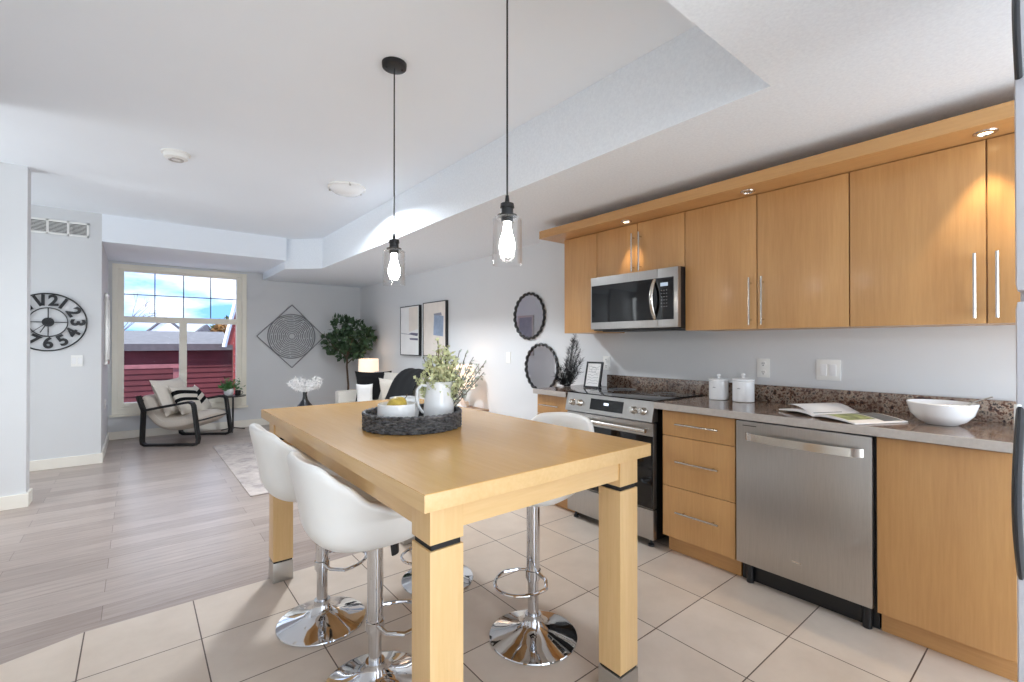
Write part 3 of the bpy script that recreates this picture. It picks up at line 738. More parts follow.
# jug
t = thing('pitcher', 'tall white ceramic pitcher with loop handle standing in the woven tray', 'pitcher', (1.068, 1.845, TB+.001), R(141))
bm = lathe(nb(), [(0, 0), (.062, 0), (.068, .006), (.069, .05), (.064, .11), (.056, .155), (.058, .178), (.055, .180), (.052, .158), (.059, .11), (.063, .05), (.060, .012), (0, .01)], 40)
for v in bm.verts:      # pull the spout
    if v.co.z > .15 and v.co.x < -.02: k = (v.co.z-.15)/.03*max(0, -v.co.x/.055)**4; v.co.x -= .022*k
obj('body', bm, 'white_ceramic', t)
obj('handle', tube(nb(), [(.050, 0, .160), (.078, 0, .164), (.096, 0, .145), (.100, 0, .11), (.092, 0, .07), (.075, 0, .045), (.058, 0, .038)], .0085, 10, flat=(1.2, .8)), 'white_ceramic', t)
t.rotation_euler[2] = R(160)
def bowl_bm(r, h, th=.005, foot=.45):
    out = [(0, .004), (r*foot, 0), (r*foot, .004), (r*.72, h*.22), (r*.92, h*.55), (r, h), (r-th*.6, h+.001), (r-th*1.4, h-.001), (r*.92-th, h*.55), (r*.72-th, h*.25), (r*foot, .012), (0, .010)]
    return lathe(nb(), out, 44)
tag(obj('small_bowl', lathe(nb(), [(0, 0), (.05, 0), (.072, .012), (.080, .05), (.078, .098), (.074, .100), (.073, .094), (.074, .04), (.066, .016), (0, .010)], 40), 'white_ceramic', loc=(.853, 1.822, TB+.001)), 'white rounded bowl holding a yellow pear in the woven tray', 'bowl')
tag(obj('small_bowl', lathe(nb(), [(0, 0), (.045, 0), (.062, .012), (.068, .05), (.066, .104), (.063, .105), (.062, .098), (.062, .04), (.056, .016), (0, .010)], 40), 'white_ceramic', loc=(.955, 1.960, TB+.001)), 'white bowl without fruit behind the fruit bowl in the woven tray', 'bowl')
t = thing('pear', 'yellow-green pear lying in the white bowl on the tray', 'fruit', (.853, 1.822, TB+.054))
bm = lathe(nb(), [(0, -.022), (.02, -.018), (.036, .002), (.042, .022), (.036, .045), (.022, .06), (.012, .068), (0, .07)], 24); xform(bm, Matrix.Rotation(R(50), 4, 'Y')); xform(bm, Matrix.Translation((-.018, 0, .018)))
obj('flesh', bm, 'pear_skin', t)
obj('stem', tube(nb(), [(.034, 0, .062), (.045, .003, .070), (.05, .006, .082)], .002, 6), 'bark', t)
t = thing('teaspoon', 'thin dark spoon standing upright between the two bowls', 'spoon', (.930, 1.838, TB+.001))
obj('shaft', tube(nb(), [(0, 0, .004), (.0, .004, .05), (.002, .006, .096)], .0022, 6), 'wire_grey', t)
# foliage helpers
def leaf(bm, p, d, L_, w_, roll):
    d = d.normalized(); s = d.cross(Vector((0, 0, 1)))
    if s.length < .05: s = d.cross(Vector((1, 0, 0)))
    s.normalize(); s = Matrix.Rotation(roll, 3, d) @ s; n = s.cross(d)
    a = bm.verts.new(p); b_ = bm.verts.new(p+d*L_*.45+s*w_/2+n*w_*.15); c_ = bm.verts.new(p+d*L_); e_ = bm.verts.new(p+d*L_*.45-s*w_/2+n*w_*.15); m = bm.verts.new(p+d*L_*.5)
    bm.faces.new((a, b_, m)); bm.faces.new((b_, c_, m)); bm.faces.new((c_, e_, m)); bm.faces.new((e_, a, m))
def rv(): 
    v = Vector((random.gauss(0, 1), random.gauss(0, 1), random.gauss(0, 1))); return v.normalized()
def sprig(bm, st, p0, p1, nl, L_, w_, r=.0015, arch=.0):
    p0, p1 = Vector(p0), Vector(p1); pts = []
    for k in range(9):
        u = k/8; p = p0.lerp(p1, u); p.z += arch*math.sin(PI*u); pts.append(p)
    tube(st, pts, r, 5)
    for k in range(nl):
        u = .18+.82*k/nl; p = pts[min(7, int(u*8))].lerp(pts[min(8, int(u*8)+1)], u*8-int(u*8))
        d = (pts[-1]-pts[0]).normalized()*.7+rv(); leaf(bm, p+rv()*L_*.35, d, L_*random.uniform(.7, 1.2), w_*random.uniform(.8, 1.2), random.uniform(0, 6))
VX = Vector((.777, -.629, 0)); VF = Vector((.629, .777, 0))   # a horizontal pair for spreading sprays
def spray(mt, name, label, base_, tips, nl, L_, w_, stem_mat='bark', cat='plant', r=.0015, arch=0.):
    t = thing(name, label, cat, base_)
    lf = nb(); st = nb()
    for (a, b_, h) in tips:
        sprig(lf, st, (random.uniform(-.01, .01), random.uniform(-.01, .01), 0), tuple(VX*a+VF*b_+Vector((0, 0, h))), nl, L_, w_, r, arch)
    obj('stems', st, stem_mat, t); obj('leaves', lf, mt, t, smooth=False)
    return t
jx, jy = 1.080, 1.838
tips = [(-.02, .0, .345), (.0, .03, .31), (-.05, -.02, .28), (.03, .02, .29), (-.07, .03, .24), (.06, -.03, .25), (-.09, .0, .19), (-.10, .02, .15), (.07, .04, .21), (.02, -.07, .24), (-.02, .07, .25), (.09, .0, .17), (-.04, -.07, .20), (.05, .07, .18), (.0, -.02, .27), (.02, .0, .325), (-.03, .02, .30), (.055, .0, .27), (-.06, -.03, .25), (-.11, -.02, .17), (.08, -.05, .16), (-.01, -.05, .22)]
spray('leaf_pale', 'leafy_sprigs', 'bushy pale yellow-green leafy sprigs standing in the white pitcher', (jx, jy, TB+.02), tips, 62, .027, .017)
tips = [(.10, .0, .29), (.13, .03, .27), (.16, -.02, .24), (.18, .02, .20), (.12, -.04, .22), (.185, .0, .245), (.14, .04, .17), (-.10, .02, .27), (.07, .0, .30)]
spray('leaf_grey', 'eucalyptus_sprigs', 'sparse grey-green sprigs leaning right out of the white pitcher', (jx+.012, jy+.0, TB+.02), tips, 26, .021, .014)

# ------------------------------------------------------------------ pendants
def pendant(x, y, label):
    t = thing('pendant_light', label, 'pendant light', (x, y, ZM), 0, 'glass pendant lights over the table')
    z = -ZM
    cn = obj('canopy', lathe(nb(), [(0, -.024), (.050, -.024), (.058, -.020), (.060, 0), (0, 0)], 36), 'black_metal', t)
    for s_ in (-1, 1): obj('screw', lathe(nb(), [(0, -.030), (.005, -.029), (.005, -.024)], 12, (s_*.036, s_*-.012, 0)), 'black_satin', cn)
    obj('cord', tube(nb(), [(0, 0, -.024), (0, 0, z+1.80)], .0035, 8), 'black_satin', t)
    obj('socket', lathe(nb(), [(0, 1.815), (.006, 1.81), (.009, 1.785), (.024, 1.780), (.026, 1.765), (.022, 1.762), (.022, 1.742), (.036, 1.738), (.036, 1.733), (.022, 1.731), (.022, 1.712), (0, 1.712)], 28, (0, 0, z)), 'black_metal', t)
    sh = nb(); lathe(sh, [(.022, 1.729), (.048, 1.728), (.054, 1.722), (.0545, 1.57), (.0545, 1.556), (.052, 1.556), (.052, 1.72), (.047, 1.7255), (.022, 1.7265)], 40, (0, 0, z))
    obj('glass_shade', sh, 'shade_glass', t)
    obj('bulb', lathe(nb(), [(0, 1.585), (.012, 1.587), (.024, 1.600), (.029, 1.622), (.026, 1.648), (.017, 1.675), (.013, 1.70), (.013, 1.712), (0, 1.712)], 28, (0, 0, z)), 'bulb_glow', t)
pendant(.987, 2.142, 'clear glass cylinder pendant on a black cord, the one farther over the table')
pendant(1.052, 1.327, 'clear glass cylinder pendant on a black cord, the nearer and larger-looking one')

# ------------------------------------------------------------------ on the counters
CT = .9105
def canister(x, y, s, label):
    t = thing('canister', label, 'canister', (x, y, CT), 0, 'white lidded canisters on the counter')
    obj('body', lathe(nb(), [(0, 0), (.058*s, 0), (.062*s, .004), (.062*s, .122*s), (.058*s, .126*s), (0, .126*s)], 40), 'white_ceramic', t)
    l = obj('lid', lathe(nb(), [(.0, .1262*s), (.060*s, .1262*s), (.064*s, .130*s), (.062*s, .139*s), (.03*s, .144*s), (0, .145*s)], 40), 'white_ceramic', t)
    obj('knob', lathe(nb(), [(0, .145*s), (.007, .146*s), (.006, .154*s), (.012, .163*s), (.010, .172*s), (0, .175*s)], 20), 'white_ceramic', l)
    b_ = text_bm('~', .03, .0006, .0005)
    xform(b_, Matrix.Translation((-.0625*s, 0, .085*s)) @ Matrix.Rotation(R(-90), 4, 'Z') @ Matrix.Rotation(R(90), 4, 'X')); obj('printed_mark', b_, 'wire_grey', t, smooth=False)
canister(2.925, 1.492, .94, 'white lidded ceramic canister, the left one nearer the range')
canister(2.925, 1.335, 1.0, 'white lidded ceramic canister, the right one below the outlet')
t = thing('serving_bowl', 'large white ceramic bowl on the counter near the fridge', 'bowl', (2.79, .405, CT+.001))
obj('bowl', lathe(nb(), [(0, .003), (.055, 0), (.058, .003), (.082, .016), (.107, .046), (.121, .094), (.118, .097), (.115, .093), (.102, .049), (.078, .022), (.055, .012), (0, .010)], 56), 'white_ceramic', t)
t = thing('serving_spoon', 'metal serving spoon resting in the large white bowl with handle sticking out', 'spoon', (2.79, .405, CT+.02))
obj('shaft', tube(nb(), [(-.02, .03, .004), (.02, -.05, .045), (.04, -.10, .085), (.05, -.155, .112)], .0045, 8, flat=(1.3, .6)), 'brushed_handle', t)
obj('spoon_head', xform(lathe(nb(), [(0, -.006), (.015, -.004), (.022, .002), (.020, .003), (.012, -.001), (0, -.003)], 20), Matrix.Translation((-.04, .045, .004)) @ Matrix.Diagonal((1.3, 1.3, 1, 1))), 'brushed_handle', t)
# magazine: two curling page blocks around a spine
t = thing('open_magazine', 'open glossy cookery magazine lying on the counter above the dishwasher', 'magazine', (2.70, .775, CT+.001), R(0))
def page(bm, sgn, W_, D_, lift, th, curl):
    n = 12; U = []; 
    for k in range(n+1):
        u = k/n; y = sgn*W_*u; z = lift*math.sin(PI*min(1, u*1.05))**.7*(1-u*.55)+curl*u**3; U.append((y, z))
    a = [[bm.verts.new((x, y, z+th)) for y, z in U] for x in (-D_/2, D_/2)]; b_ = [[bm.verts.new((x, y, max(0, z*.6))) for y, z in U] for x in (-D_/2, D_/2)]
    for k in range(n):
        bm.faces.new((a[0][k], a[0][k+1], a[1][k+1], a[1][k])); bm.faces.new((b_[0][k], b_[1][k], b_[1][k+1], b_[0][k+1]))
        bm.faces.new((a[0][k], b_[0][k], b_[0][k+1], a[0][k+1])); bm.faces.new((a[1][k], a[1][k+1], b_[1][k+1], b_[1][k]))
    bm.faces.new((a[0][0], a[1][0], b_[1][0], b_[0][0])); bm.faces.new((a[0][-1], b_[0][-1], b_[1][-1], a[1][-1]))
    return bm
MR = Matrix.Rotation(R(-27), 4, 'Z')
def mpatch(sgn, u0, u1, x0, x1, W_, lift, curl, off):
    bm = nb(); n = 6; rows = []
    for k in range(n+1):
        u = u0+(u1-u0)*k/n; y = sgn*W_*u; z = lift*math.sin(PI*min(1, u*1.05))**.7*(1-u*.55)+curl*u**3+off
        rows.append([bm.verts.new((x, y, z)) for x in (x0, x1)])
    for a, b_ in zip(rows, rows[1:]): bm.faces.new((a[0], a[1], b_[1], b_[0]))
    return bm
pr = obj('right_pages', xform(page(nb(), -1, .225, .29, .020, .005, .0), MR), 'paper_white', t)
pl = obj('left_pages', xform(page(nb(), 1, .215, .29, .026, .004, .006), MR), 'paper_white', t)
obj('printed_photo', xform(mpatch(-1, .25, .80, -.135, .02, .225, .020, 0, .0058), MR), 'magazine_green', pr, smooth=False)
obj('printed_photo', xform(mpatch(-1, .08, .95, .03, .135, .225, .020, 0, .0058), MR), 'magazine_dark', pr, smooth=False)
obj('printed_photo', xform(mpatch(1, .08, .55, -.12, .05, .215, .026, .006, .0048), MR), 'magazine_dark', pl, smooth=False)
obj('printed_photo', xform(mpatch(1, .6, .85, -.13, -.04, .215, .026, .006, .0048), MR), 'magazine_pink', pl, smooth=False)
curlp = nb(); n = 12
A_ = []; 
for k in range(n+1):
    u = k/n; y = .01+.15*u; z = .010+.034*math.sin(PI*.62*u); A_.append([curlp.verts.new((x, y, z)) for x in (-.14, .14)])
for a, b_ in zip(A_, A_[1:]): curlp.faces.new((a[0], a[1], b_[1], b_[0]))
obj('curling_page', xform(curlp, MR), 'paper_white', t, solid=.0008)
# small photo frame
t = thing('photo_frame', 'small black photo frame leaning on the counter beside the range', 'photo frame', (2.85, 2.60, CT), 0)
lean = Matrix.Rotation(R(14), 4, 'Y')
FW_, FH = .155, .215
f = nb()
for (y0_, y1_, z0, z1) in ((-FW_/2, FW_/2, FH-.014, FH), (-FW_/2, FW_/2, 0, .014), (-FW_/2, -FW_/2+.014, .014, FH-.014), (FW_/2-.014, FW_/2, .014, FH-.014)): box(f, -.008, .008, y0_, y1_, z0, z1)
obj('frame', xform(f, lean), 'black_satin', t, smooth=False)
pp = obj('print', xform(box(nb(), -.004, .004, -FW_/2+.014, FW_/2-.014, .014, FH-.014), lean), 'paper_white', t, smooth=False)
f = nb(); random.seed(3)
for k in range(7):
    z = .04+k*.022; tube(f, [(-.0045, -.05+j*.02, z+random.uniform(-.008, .008)) for j in range(6)], .0011, 4)
tube(f, ringpts((-.0045, .0, .15), .022, 20, 'yz'), .0011, 4, True)
obj('drawn_lines', xform(f, lean), 'wire_grey', pp, smooth=False)
obj('easel_back', xform(box(nb(), .006, .009, -.02, .02, .0, .15), Matrix.Translation((.105, 0, .002)) @ Matrix.Rotation(R(-27), 4, 'Y')), 'black_satin', t, smooth=False)
t.rotation_euler[2] = R(6); t.location = (2.86, 2.510, CT)
# black dried grass
t = thing('dried_grass', 'black feathery dried grass bundle lying on the counter end before the mirror', 'dried grass', (2.79, 2.725, CT+.001))
st, pl_ = nb(), nb(); random.seed(11)
for (a, b_, h) in ((-.10, .0, .09), (-.07, .02, .16), (-.05, -.02, .06), (-.02, .0, .22), (.0, .02, .31), (.03, -.02, .37), (.05, .01, .42), (.07, .0, .36), (.09, .03, .29), (.10, -.02, .22), (.06, .02, .16), (.02, -.03, .18), (-.04, .03, .12), (.08, -.01, .12)):
    p0 = VX*(a*.25)+VF*b_*.3; p1 = VX*a+VF*b_+Vector((0, 0, h))
    pts = [p0.lerp(p1, u/6)+VX*(.025*(u/6)**2) for u in range(7)]; tube(st, pts, .0016, 4)
    for j in range(int(120+500*h)):
        u = random.uniform(.08, 1); p = p0.lerp(p1, u)+VX*(.025*u*u); d = (p1-p0).normalized()*1.0+rv()*.85
        leaf(pl_, p, d, random.uniform(.03, .06), .0022, random.uniform(0, 6))
for k in range(30):
    p0 = VX*random.uniform(-.03, .04); d = VX*random.uniform(-.7, .5)+VF*random.uniform(-.3, .3)+Vector((0, 0, random.uniform(.3, 1)))
    tube(st, [p0, p0+d.normalized()*random.uniform(.05, .13)], [.002, .0006], 4)
obj('stems', st, 'plume_black', t); obj('plumes', pl_, 'plume_black', t, smooth=False)

# ------------------------------------------------------------------ living area
tag(obj('area_rug', B(-.71, .71, -1.2, 1.2, .0, .008, bev=.002), 'rug', loc=(1.45, 5.55, .001)), 'faded grey patterned area rug between armchair and table', 'rug')
# armchair: faces local +x
t = thing('sling_armchair', 'linen sling armchair with black flat-bar frame under the window', 'armchair', (.56, 7.42, 0), R(-36))
def frame_side(y):
    s = nb(); pts = [(-.38, .60), (-.335, .44), (-.345, .10), (-.34, .03), (-.31, .012), (.27, .012), (.305, .03), (.31, .08), (.265, .50), (.24, .535), (.20, .535), (-.335, .44)]
    W_ = .030
    def bar(seq, th=.015):
        P_ = [Vector((x, y, z)) for x, z in seq]; n = len(P_); L1 = []
        for i, p in enumerate(P_):
            d = (P_[min(i+1, n-1)]-P_[max(i-1, 0)]).normalized(); nrm = Vector((-d.z, 0, d.x))*th
            L1.append([s.verts.new(p+nrm+Vector((0, W_, 0))), s.verts.new(p+nrm-Vector((0, W_, 0))), s.verts.new(p-nrm-Vector((0, W_, 0))), s.verts.new(p-nrm+Vector((0, W_, 0)))])
        for a, b_ in zip(L1, L1[1:]):
            for k in range(4): s.faces.new((a[k], a[(k+1) % 4], b_[(k+1) % 4], b_[k]))
        s.faces.new(L1[0][::-1]); s.faces.new(L1[-1])
    bar([(-.40, .62), (-.335, .44)]); bar([(-.335, .45), (-.35, .08), (-.345, .035), (-.31, .014), (.27, .014), (.31, .03), (.32, .08), (.265, .49), (.25, .525), (.215, .54), (.17, .535), (-.335, .44)])
    return s
for y in (-.36, .36): obj('side_frame', frame_side(y), 'black_satin', t, smooth=False)
s = nb(); tube(s, [(.29, -.33, .30), (.29, .33, .30)], .012, 8); tube(s, [(-.37, -.33, .56), (-.37, .33, .56)], .012, 8)
obj('cross_rails', s, 'black_satin', t)
def slab_profile(pts, w_, th, bulge=.012):
    bm = nb(); P_ = [Vector((x, 0, z)) for x, z in pts]; n = len(P_); m = 8; T = []; Bt = []
    for i, p in enumerate(P_):
        d = (P_[min(i+1, n-1)]-P_[max(i-1, 0)]).normalized(); nrm = Vector((-d.z, 0, d.x)); r1, r2 = [], []
        for k in range(m+1):
            v = -1+2*k/m; e_ = (1-abs(v)**6)*(1-abs(2*i/(n-1)-1)**8)
            r1.append(bm.verts.new(p+nrm*(th*.5*(.35+.65*e_))+Vector((0, v*w_/2, 0)))); r2.append(bm.verts.new(p-nrm*(th*.5*(.35+.65*e_))+Vector((0, v*w_/2, 0))))
        T.append(r1); Bt.append(r2)
    for i in range(n-1):
        for k in range(m):
            bm.faces.new((T[i][k], T[i][k+1], T[i+1][k+1], T[i+1][k])); bm.faces.new((Bt[i][k], Bt[i+1][k], Bt[i+1][k+1], Bt[i][k+1]))
        bm.faces.new((T[i][0], T[i+1][0], Bt[i+1][0], Bt[i][0])); bm.faces.new((T[i][m], Bt[i][m], Bt[i+1][m], T[i+1][m]))
    for k in range(m):
        bm.faces.new((T[0][k], Bt[0][k], Bt[0][k+1], T[0][k+1])); bm.faces.new((T[-1][k], T[-1][k+1], Bt[-1][k+1], Bt[-1][k]))
    return bm
prof = [(-.385, .62), (-.35, .52), (-.30, .42), (-.24, .33), (-.17, .27), (-.08, .25), (.02, .262), (.12, .285), (.22, .305), (.30, .305)]
obj('cushion', slab_profile(prof, .66, .20), 'linen', t, sub=1)
def pillow_bm(w_, h, th, n=14, pinch=.10):
    bm = nb(); G = [[], []]
    for s_ in (0, 1):
        for i in range(n+1):
            row = []
            for j in range(n+1):
                u, v = -1+2*i/n, -1+2*j/n
                k = 1-pinch*(1-u*u)*abs(v)**2-0; k2 = 1-pinch*(1-v*v)*abs(u)**2
                e_ = (max(0, (1-u**4)*(1-v**4)))**.55
                edge = i in (0, n) or j in (0, n)
                z = 0 if edge else th/2*e_*(1 if s_ else -1)
                if s_ == 1 and edge: row.append(G[0][i][j])
                else: row.append(bm.verts.new((z, u*w_/2*k2, v*h/2*k)))
            G[s_].append(row)
    for s_ in (0, 1):
        for i in range(n):
            for j in range(n):
                q = (G[s_][i][j], G[s_][i+1][j], G[s_][i+1][j+1], G[s_][i][j+1]); bm.faces.new(q if s_ else q[::-1])
    return bm
def pillow(name, label, mat, loc, rot, w_, h, th, group=None):
    o = obj(name, pillow_bm(w_, h, th), mat, loc=loc); o.rotation_euler = rot; return tag(o, label, 'pillow', group)
ca = t
cm = Matrix.Translation((.56, 7.42, 0)) @ Matrix.Rotation(R(-36), 4, 'Z')
def cl(x, y, z): return tuple(cm @ Vector((x, y, z)))
pillow('throw_pillow', 'large plain cream pillow leaning on the back of the sling armchair', 'cream_cushion', cl(-.19, -.04, .585), (0, R(-24), R(-36)), .58, .50, .15)
pillow('throw_pillow', 'cream pillow with black woven stripes in front on the sling armchair', 'striped_weave', cl(-.0, -.05, .53), (R(-8), R(-30), R(-36)), .46, .42, .12)
pillow('throw_pillow', 'black and cream striped pillow half hidden at the far arm of the armchair', 'striped_weave', cl(.01, .17, .50), (R(14), R(-30), R(-26)), .40, .38, .10)
# small tripod side table with mug and potted plant by the window
t = thing('side_table', 'small black tripod side table beside the armchair at the window', 'side table', (1.10, 7.80, 0))
obj('table_top', lathe(nb(), [(0, .50), (.16, .50), (.165, .505), (.165, .515), (0, .516)], 32), 'black_satin', t)
obj('post', cyl(nb(), (0, 0), .012, .03, .50, 14), 'black_satin', t)
for a in (20, 140, 260): obj('leg', tube(nb(), [(0, 0, .05), (.17*math.cos(R(a)), .17*math.sin(R(a)), .008)], .008, 8), 'black_satin', t)
t = thing('potted_plant', 'small bushy green plant in a white pot on the tripod side table', 'potted plant', (1.05, 7.82, .517))
obj('pot', lathe(nb(), [(0, 0), (.045, 0), (.062, .03), (.064, .07), (.055, .10), (.050, .10), (.055, .07), (0, .06)], 28), 'white_ceramic', t)
lf, st = nb(), nb()
for k in range(26):
    v = rv(); v.z = abs(v.z)*.9+.15; sprig(lf, st, (0, 0, .07), tuple(Vector((0, 0, .09))+v*random.uniform(.10, .19)), 9, .045, .03, .0015)
obj('stems', st, 'leaf_bright', t); obj('leaves', lf, 'leaf_bright', t, smooth=False)
t = thing('mug', 'small black mug beside the potted plant on the side table', 'mug', (1.15, 7.73, .517))
obj('cup', lathe(nb(), [(0, 0), (.034, 0), (.038, .006), (.038, .075), (.035, .075), (.034, .008), (0, .006)], 24), 'black_satin', t)
obj('handle', tube(nb(), [(.036, 0, .060), (.058, 0, .058), (.064, 0, .038), (.054, 0, .020), (.036, 0, .018)], .004, 8), 'black_satin', t)

# sofa along the right wall
t = thing('sofa', 'cream fabric sofa against the right wall beneath the two pictures', 'sofa', (2.60, 5.62, 0))
def sb(a, b_, c, d, e_, f_, bev=.03): return box(nb(), a, b_, c, d, e_, f_, bev=bev)
obj('seat_base', sb(-.38, .42, -.95, .95, .10, .30), 'ivory_fabric', t)
for y in (-.475, .475): obj('seat_cushion', sb(-.40, .22, y-.47, y+.47, .302, .45, .04), 'ivory_fabric', t)
obj('backrest', xform(sb(.22, .42, -.95, .95, .30, .80, .05), Matrix.Identity(4)), 'ivory_fabric', t)
for y in (-.475, .475): obj('back_cushion', xform(sb(-.02, .16, -.46, .46, 0, .42, .06), Matrix.Translation((.06, y, .455)) @ Matrix.Rotation(R(8), 4, 'Y')), 'ivory_fabric', t)
for s_ in (-1, 1):
    obj('armrest', sb(-.40, .42, s_*1.03-.08, s_*1.03+.08, .10, .60, .04), 'ivory_fabric', t)
for x in (-.34, .36):
    for y in (-1.0, 1.0): obj('leg', cyl(nb(), (x, y), .02, 0, .10, 12, .026), 'black_satin', t)
pillow('throw_pillow', 'black pillow with pointed corners at the far end of the cream sofa', 'black_fabric', (2.60, 6.30, .67), (0, R(-10), R(62)), .50, .44, .14)
pillow('throw_pillow', 'plain white pillow in front of the black pillow on the sofa', 'plume_white', (2.40, 6.12, .575), (0, R(-12), R(62)), .22, .32, .09)
pillow('throw_pillow', 'cream pillow beside the black fur throw on the sofa', 'cream_cushion', (2.70, 5.94, .625), (0, R(-12), R(30)), .36, .36, .12)
# fur throw draped over the sofa back and down the front
bm = nb(); P_ = [(2.98, .62), (2.99, .76), (3.0, .86), (2.93, .915), (2.82, .925), (2.71, .90), (2.61, .81), (2.56, .70), (2.52, .60), (2.47, .51), (2.45, .475), (2.34, .472), (2.21, .468)]
rows = []
random.seed(5)
for i, (x, z) in enumerate(P_):
    rows.append([bm.verts.new((x-2.60, 5.42+(-.32+.64*j/10)+.02*math.sin(i*.9)-.01*i-5.42, z-.45+.008*math.sin(j*1.9+i*.6))) for j in range(11)])
for a, b_ in zip(rows, rows[1:]):
    for j in range(10): bm.faces.new((a[j], a[j+1], b_[j+1], b_[j]))
o = obj('fur_throw', bm, 'fur_black', loc=(2.60, 5.42, .455), solid=.03, sub=1); tag(o, 'black fur throw draped over the back and seat of the cream sofa', 'throw blanket')

# side tables and table lamps at both sofa ends
def end_table(x, y, label):
    t = thing('end_table', label, 'side table', (x, y, 0), 0, 'end tables beside the sofa')
    obj('table_top', sb(-.20, .20, -.20, .20, .53, .55, .004), 'walnut_side', t)
    for a in (-.18, .18):
        for b_ in (-.18, .18): obj('leg', sb(a-.015, a+.015, b_-.015, b_+.015, 0, .53, .002), 'walnut_side', t)
def lamp(x, y, label):
    t = thing('table_lamp', label, 'lamp', (x, y, .551), 0, 'table lamps beside the sofa')
    obj('lamp_base', lathe(nb(), [(0, 0), (.060, 0), (.066, .01), (.060, .04), (.035, .09), (.014, .14), (.011, .22), (0, .22)], 32), 'white_ceramic', t)
    obj('lamp_shade', lathe(nb(), [(.155, .22), (.148, .48), (.145, .48), (.152, .22)], 40), 'lampshade_glow', t)
    obj('finial', lathe(nb(), [(0, .46), (.004, .46), (.004, .485), (.010, .492), (.008, .503), (0, .506)], 16), 'brushed_handle', t)
    obj('harp', tube(nb(), [(0, -.145, .462), (0, .145, .462)], .003, 6), 'brushed_handle', t)
    obj('bulb', lathe(nb(), [(0, .22), (.014, .22), (.03, .27), (.028, .31), (0, .335)], 20), 'lampbulb_glow', t)
    l = bpy.data.lights.new('lamp_bulb', 'POINT'); l.energy = .35; l.color = (1, .84, .66); l.shadow_soft_size = .05
    lo = bpy.data.objects.new('lamp_bulb', l); C.objects.link(lo); lo.parent = t; lo.location = (0, 0, .40)
end_table(2.80, 7.02, 'low wooden end table at the far end of the sofa under the lamp'); lamp(2.80, 6.98, 'lit table lamp with cream drum shade at the far end of the sofa')
end_table(2.80, 4.30, 'low wooden end table at the near end of the sofa'); lamp(2.80, 4.36, 'lit white table lamp behind the greenery at the near end of the sofa')

# fiddle tree in the far corner
t = thing('indoor_tree', 'tall artificial tree with round dark green crown in the far corner', 'plant', (2.66, 7.50, 0))
obj('pot', lathe(nb(), [(0, 0), (.12, 0), (.15, .25), (.16, .28), (.145, .28), (.13, .24), (0, .23)], 28), 'white_ceramic', t)
obj('soil', cyl(nb(), (0, 0), .132, .232, .245, 24), 'soil', t)
tk = tube(nb(), [(0, 0, .24), (.01, 0, .6), (-.01, .01, .9), (0, 0, 1.15), (.01, 0, 1.45)], [.018, .016, .015, .013, .006], 10)
for (a, h, l_) in ((.3, .95, .30), (1.8, 1.0, .3), (3.2, 1.05, .34), (4.6, 1.05, .3), (5.5, 1.15, .28)):
    tube(tk, [(0, 0, h), (l_*.6*math.cos(a), l_*.6*math.sin(a), h+.14), (l_*math.cos(a), l_*math.sin(a), h+.30)], [.008, .006, .003], 6)
obj('trunk', tk, 'bark', t)
lf = nb(); random.seed(21)
cl_ = [(VX*a+VF*b_+Vector((0, 0, z)), r) for a, b_, z, r in ((-.12, 0, 1.54, .15), (.10, .03, 1.52, .13), (-.25, 0, 1.27, .15), (-.06, -.08, 1.30, .2), (.16, 0, 1.28, .2), (.28, .0, 1.42, .13), (.04, .1, 1.15, .16), (-.14, .1, 1.15, .14), (.20, -.05, 1.14, .11), (.02, 0, 1.6, .07), (.36, 0, 1.36, .07), (-.36, 0, 1.33, .06))]
for c_, r_ in cl_:
    for k in range(int(1500*r_*r_*2.2)+14):
        v = rv(); p = c_+v*r_*random.uniform(.35, 1); leaf(lf, p, v+rv()*.8+Vector((0, 0, .2)), random.uniform(.075, .115), random.uniform(.042, .065), random.uniform(0, 6))
obj('leaves', lf, 'leaf_green', t, smooth=False)

# coffee table with vase of white plumes (mostly hidden behind the dining table)
t = thing('coffee_table', 'low round wooden coffee table on the rug, top just hidden by the dining table', 'coffee table', (1.76, 6.0, .0105))
obj('table_top', lathe(nb(), [(0, .41), (.28, .41), (.285, .415), (.285, .435), (.28, .44), (0, .44)], 40), 'walnut_side', t)
for a in (45, 165, 285): obj('leg', tube(nb(), [(.18*math.cos(R(a)),   .18*math.sin(R(a)), .41), (.23*math.cos(R(a)), .23*math.sin(R(a)), 0)], .015, 10), 'black_satin', t)
t = thing('bottle_vase', 'flared black bottle vase holding white plumes beyond the table', 'vase', (1.62, 6.05, .452))
obj('body', lathe(nb(), [(0, 0), (.105, 0), (.115, .012), (.105, .035), (.06, .085), (.032, .13), (.024, .17), (.026, .22), (.020, .22), (.018, .17), (0, .15)], 36), 'black_satin', t)
t = thing('white_plumes', 'fluffy white feather plumes standing in the black bottle vase', 'plumes', (1.62, 6.05, .642))
pl_ = nb(); st = nb(); random.seed(9)
for (a, b_, h) in ((-.19, 0, .13), (-.16, .04, .17), (-.10, -.03, .20), (-.04, .02, .20), (.04, 0, .16), (.10, .03, .19), (.17, 0, .20), (.21, -.03, .17), (.16, .02, .10), (.08, -.04, .10), (-.12, .03, .08)):
    p1 = VX*a+VF*b_+Vector((0, 0, h)); p0 = Vector((0, 0, -.06)); m_ = Vector((0, 0, .06))+VX*a*.3
    tube(st, [p0, m_, p1], .002, 5)
    for j in range(110):
        u = random.uniform(.15, 1); p = m_.lerp(p1, u)+rv()*.012; leaf(pl_, p, (p1-m_).normalized()*.8+rv()+Vector((0, 0, -.2)), random.uniform(.03, .055), .008, random.uniform(0, 6))
obj('stems', st, 'plume_white', t); obj('feathers', pl_, 'plume_white', t, smooth=False)

